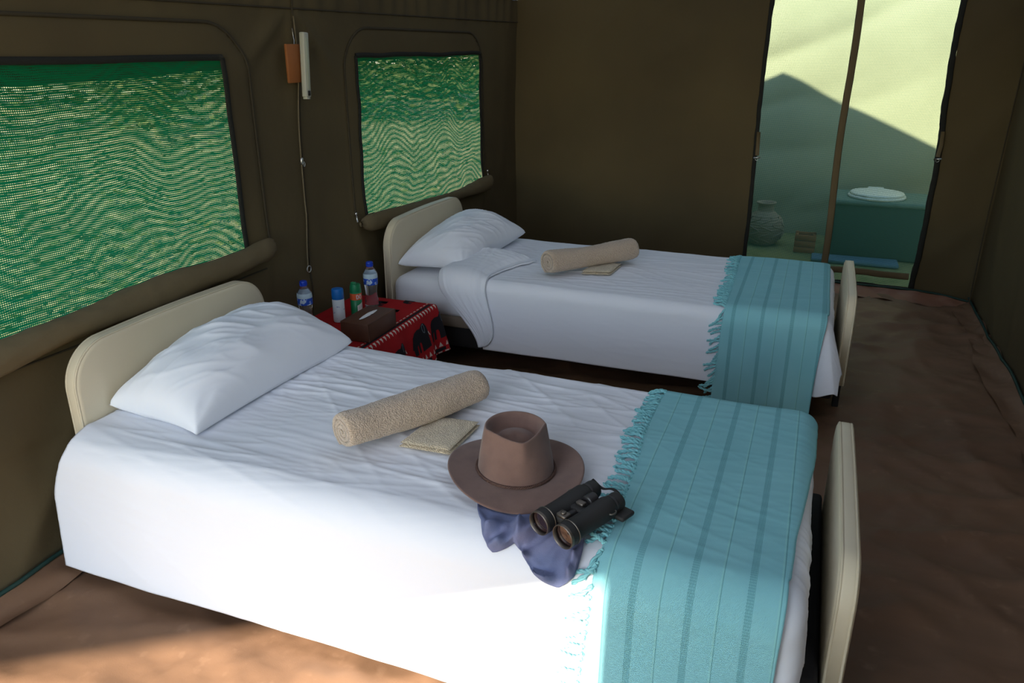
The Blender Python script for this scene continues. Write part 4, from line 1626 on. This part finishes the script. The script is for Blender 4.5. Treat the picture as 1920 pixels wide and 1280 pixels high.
def elephant(x, y, h, flip=1, onfront=True):
    """x cloth position of the feet, standing towards the table edge"""
    fn = lambda u, v: (x - v * h, y + flip * u * h)
    print_patch('elephant_print', [ELE] + LEGS, print_black, fn)
    fn2 = lambda u, v: (x - v * h, y + flip * u * h)
    o = print_patch('tusk_print', [TUSK], print_cream, fn2)
    o.data.transform(Matrix.Translation((0.0015, 0, 0.0008)))
    ring = []
    for (a, b) in zip(EAR, EAR[1:] + EAR[:1]):
        a, b = Vector(a), Vector(b)
        dn = Vector((-(b - a).y, (b - a).x)).normalized() * 0.014
        ring.append([tuple(a - dn), tuple(b - dn), tuple(b + dn), tuple(a + dn)])
    o = print_patch('ear_print', ring, print_grey, fn2)
    o.data.transform(Matrix.Translation((0.0015, 0, 0.0008)))


elephant(0.622, 2.890, 0.122)
elephant(0.632, 2.700, 0.105)
elephant(0.622, 3.075, 0.122)
elephant(0.632, 2.510, 0.105)
for (x, y, h) in ((0.36, 2.93, 0.060), (0.25, 3.02, 0.060), (0.36, 3.09, 0.055), (0.16, 2.66, 0.055)):
    print_patch('elephant_print', [ELE] + LEGS, print_black, (lambda u, v, x=x, y=y, h=h: (x - v * h, y + u * h)))


def strip(x0, x1, name, m, y0=2.37, y1=3.19):
    print_patch(name, [[(y0, x0), (y1, x0), (y1, x1), (y0, x1)]], m, lambda u, v: (v, u))


def tri_row(x0, x1, step, name, up=True):
    polys = []
    y = 2.38
    while y < 3.18:
        polys.append([(y, x0), (y + step * 0.62, x0), (y + step * 0.31, x1)])
        y += step
    print_patch(name, polys, print_cream, lambda u, v: (v, u))


def dash_row(x0, x1, step, name):
    polys = []
    y = 2.38
    while y < 3.18:
        polys.append([(y, x0), (y + step * 0.6, x0), (y + step * 0.6, x1), (y, x1)])
        y += step
    print_patch(name, polys, print_cream, lambda u, v: (v, u))


strip(0.440, 0.456, 'border_band', print_black)
dash_row(0.428, 0.434, 0.032, 'dash_border')
tri_row(0.462, 0.480, 0.027, 'triangle_border')
strip(0.664, 0.680, 'border_band', print_black)
tri_row(0.660, 0.638, 0.034, 'triangle_border')
dash_row(0.683, 0.689, 0.032, 'dash_border')

# tissue box
TZ = TT + 0.005
tb = thing('tissue_box', 'brown leather tissue box on the red elephant cloth', 'tissue box', (0.383, 2.655, TZ))
mb = MB().rbox((0.318, 2.540, TZ), (0.448, 2.770, TZ + 0.078), 0.004, 2)
mb.build('leather_cover', leather, tb)
for y in (2.545, 2.765):
    MB().tube([(0.4485, y, TZ + 0.002), (0.4485, y, TZ + 0.074)], 0.0015, 5).build('stitched_edge', leather, tb)
for x in (0.3185, 0.4475):
    MB().tube([(x, 2.543, TZ + 0.0775), (x, 2.767, TZ + 0.0775)], 0.0015, 5).build('stitched_edge', leather, tb)
sl = MB()
pts = [(0.383 + 0.013 * math.cos(a), 2.655 + 0.075 * math.sin(a), TZ + 0.0786) for a in np.linspace(0, 2 * PI, 32, endpoint=False)]
sl.add(pts, [tuple(range(32))])
sl.build('slot', black_plastic, tb, smooth=False)
U, V = np.meshgrid(np.linspace(-1, 1, 8), np.linspace(-1, 1, 24), indexing='ij')
hz = TZ + 0.0795 + 0.006 * (1 - U ** 2) * (1 - V ** 2) + 0.002 * pn(U * 2, V * 5, 801) * (1 - V ** 2)
mobj('tissue', np.stack([0.383 + U * 0.011 * np.sqrt(np.clip(1.02 - V ** 2, 0, 1)), 2.655 + V * 0.070, hz], -1).reshape(-1, 3), grid_faces(8, 24), paper_white, tb)


def bottle(label, x, y, h):
    t = thing('water_bottle', label, 'bottle', (x, y, TZ))
    k = h / 0.215
    mt = Matrix.Translation((x, y, TZ)) @ Matrix.Diagonal((k, k, k, 1))
    prof = [(0.020, 0.004), (0.028, 0.0), (0.0315, 0.006), (0.0315, 0.016), (0.0300, 0.022), (0.0318, 0.030), (0.0298, 0.042), (0.0270, 0.060), (0.0262, 0.075), (0.0280, 0.092), (0.0312, 0.112), (0.0322, 0.130), (0.0322, 0.150), (0.0300, 0.165), (0.0240, 0.178), (0.0160, 0.188), (0.0128, 0.193), (0.0128, 0.198)]
    MB().lathe(prof, 32, mt).build('bottle_body', pet, t)
    MB().lathe([(0.0326, 0.112), (0.0331, 0.132), (0.0331, 0.142)], 32, mt, False, False).build('blue_label', label_blue, t)
    MB().lathe([(0.0331, 0.142), (0.0331, 0.150), (0.0312, 0.163)], 32, mt, False, False).build('label_top', label_white, t)
    cap = [(0.0150, 0.194), (0.0158, 0.196), (0.0158, 0.212), (0.0145, 0.2150)]
    c = MB().lathe(cap, 30, mt).build('cap', blue_plastic, t)
    mb = MB()
    for j in range(24):
        a = 2 * PI * j / 24
        p0 = mt @ Vector((0.0159 * math.cos(a), 0.0159 * math.sin(a), 0.197))
        p1 = mt @ Vector((0.0159 * math.cos(a), 0.0159 * math.sin(a), 0.211))
        mb.tube([p0, p1], 0.0007, 4)
    mb.build('cap_ribs', blue_plastic, c)
    autosmooth(c)
    return t


bottle('clear water bottle with blue cap standing behind the near pillow', 0.105, 2.610, 0.208)
bottle('clear water bottle with blue cap beside the far headboard', 0.215, 2.960, 0.215)


def spray_can(label, x, y, kind):
    t = thing('spray_can', label, 'spray can', (x, y, TZ))
    mt = Matrix.Translation((x, y, TZ))
    if kind == 'blue':
        MB().lathe([(0.0235, 0.0), (0.0255, 0.003), (0.0258, 0.006), (0.0258, 0.104)], 32, mt).build('can_body', can_white, t)
        autosmooth(MB().lathe([(0.0262, 0.104), (0.0264, 0.106), (0.0258, 0.142), (0.0240, 0.148), (0.018, 0.150), (0.004, 0.150)], 32, mt).build('cap', can_blue, t), 50)
    else:
        MB().lathe([(0.0235, 0.0), (0.0255, 0.003), (0.0258, 0.006), (0.0258, 0.112)], 32, mt).build('can_body', can_green, t)
        autosmooth(MB().lathe([(0.0258, 0.112), (0.0255, 0.116), (0.0235, 0.138), (0.0215, 0.146), (0.016, 0.147), (0.004, 0.147)], 32, mt).build('cap', can_green, t), 50)
        MB().rbox((x - 0.012, y - 0.020, TZ + 0.140), (x + 0.010, y - 0.002, TZ + 0.158), 0.004, 2).build('spray_trigger', can_green, t)
        MB().lathe([(0.0262, 0.078), (0.0263, 0.079), (0.0263, 0.106), (0.0262, 0.107)], 40, mt, False, False).build('orange_band', can_orange, t)
        view = math.atan2(CAM.y - y, CAM.x - x)

        def wrap(polys, name, m, r, z0):
            mb = MB()
            for poly in polys:
                v = []
                for (u, w) in poly:
                    a = view + u / r
                    v.append((x + r * math.cos(a), y + r * math.sin(a), z0 + w))
                mb.add(v, [tuple(range(len(v)))])
            mb.build(name, m, t, smooth=False)

        def stroke(pts, wd):
            out = []
            for (a, b) in zip(pts[:-1], pts[1:]):
                a, b = Vector(a), Vector(b)
                dr = (b - a).normalized() * wd * 0.4
                nn = Vector((-(b - a).y, (b - a).x)).normalized() * wd / 2
                a, b = a - dr, b + dr
                out.append([tuple(a - nn), tuple(b - nn), tuple(b + nn), tuple(a + nn)])
            return out
        hh = 0.017
        polys = []
        u0 = 0.003
        polys += stroke([(u0, 0), (u0, hh), (u0 + 0.005, hh), (u0 + 0.0085, hh * 0.75), (u0 + 0.0085, hh * 0.25), (u0 + 0.005, 0), (u0, 0)], 0.0032)
        u1 = u0 + 0.0135
        polys += stroke([(u1, hh * 0.25), (u1, hh * 0.75), (u1 + 0.003, hh), (u1 + 0.006, hh), (u1 + 0.009, hh * 0.75), (u1 + 0.009, hh * 0.25), (u1 + 0.006, 0), (u1 + 0.003, 0), (u1, hh * 0.25)], 0.0030)
        wrap(polys, 'lettering', print_white, 0.02665, TZ + 0.084)
        lab = []
        for i in range(8):
            ua, ub = 0.004 + i * 0.0035, 0.004 + (i + 1) * 0.0035
            lab.append([(ua, 0.006), (ub, 0.006), (ub, 0.045 + 0.012 * (i + 1) / 8), (ua, 0.045 + 0.012 * i / 8)])
        wrap(lab, 'white_patch', print_white, 0.0263, TZ + 0.008)
        wrap([[(0.012, 0.030), (0.026, 0.034), (0.026, 0.042), (0.013, 0.038)], [(0.012, 0.018), (0.022, 0.018), (0.022, 0.024), (0.012, 0.024)]], 'patch_print', print_grey, 0.0266, TZ + 0.008)
    return t


spray_can('white spray can with blue cap on the bedside table', 0.185, 2.735, 'blue')
spray_can('green spray can with orange band lettered DO on the bedside table', 0.215, 2.830, 'green')

# ------------------------------------------------------------------ lamp and cord on the left wall
lx = float(wl(2.83, 1.45)) + 0.010
lamp = thing('strip_lamp', 'slim ivory tube lamp on a small wooden board between the windows', 'lamp', (lx, 2.82, 1.30))
mb = MB().rbox((lx, 2.742, 1.368), (lx + 0.014, 2.868, 1.515), 0.003, 1)
mb.build('backing_board', wood_board, lamp)
q = Matrix.Translation((lx + 0.030, 2.832, 1.435)) @ Matrix.Rotation(math.radians(4.5), 4, 'X')
q = Matrix.Translation((lx + 0.030, 2.832, 1.435)) @ Matrix.Rotation(-math.radians(4.0), 4, 'X')
MB().rbox((-0.012, -0.017, -0.125), (0.012, 0.017, 0.125), 0.005, 2, q).build('lamp_body', lamp_plastic, lamp)
MB().rbox((0.009, -0.011, -0.095), (0.0145, 0.011, 0.105), 0.003, 2, q).build('diffuser', M('lamp_diffuser', (0.44, 0.46, 0.34), 0.3, spec=0.5), lamp)
MB().rbox((0.009, -0.007, -0.119), (0.0165, 0.007, -0.099), 0.002, 1, q).build('switch', black_plastic, lamp)
MB().rbox((-0.010, -0.013, -0.133), (0.010, 0.013, -0.124), 0.002, 1, q).build('end_cap', lamp_plastic, lamp)
MB().tube([(lx + 0.008, 2.800, 1.515), (lx + 0.010, 2.800, 1.530), (lx + 0.006, 2.803, 1.540), (lx + 0.002, 2.804, 1.575)], 0.002, 6).build('hook', steel, lamp)

cordt = thing('tent_cord', 'thin cord with metal clip and ring hanging on the seam below the lamp', 'cord', (0.03, 2.80, 0.57))
pts = []
for z in np.linspace(1.62, 0.60, 60):
    y = 2.835 - 0.05 * (1.62 - z) + 0.004 * math.sin(z * 9)
    pts.append((float(wl(y, z)) + 0.009, y, z))
MB().tube(pts, 0.0032, 6).build('cord', cord_m, cordt)
e = Vector(pts[-1])
MB().tube([e + Vector((0.004, 0.014 * math.sin(a), -0.014 + 0.014 * math.cos(a))) for a in np.linspace(0, 2 * PI, 22)], 0.0026, 6, caps=False).build('ring', steel, cordt)
i = 33
e = Vector(pts[i])
mb = MB().rbox((e.x - 0.006, e.y - 0.007, e.z - 0.012), (e.x + 0.008, e.y + 0.007, e.z + 0.016), 0.003, 1)
mb.tube([e + Vector((0.006, 0.009 + 0.006 * math.cos(a), -0.012 + 0.010 * math.sin(a))) for a in np.linspace(0, 2 * PI, 14)], 0.0018, 5, caps=False)
mb.build('clip', steel, cordt)
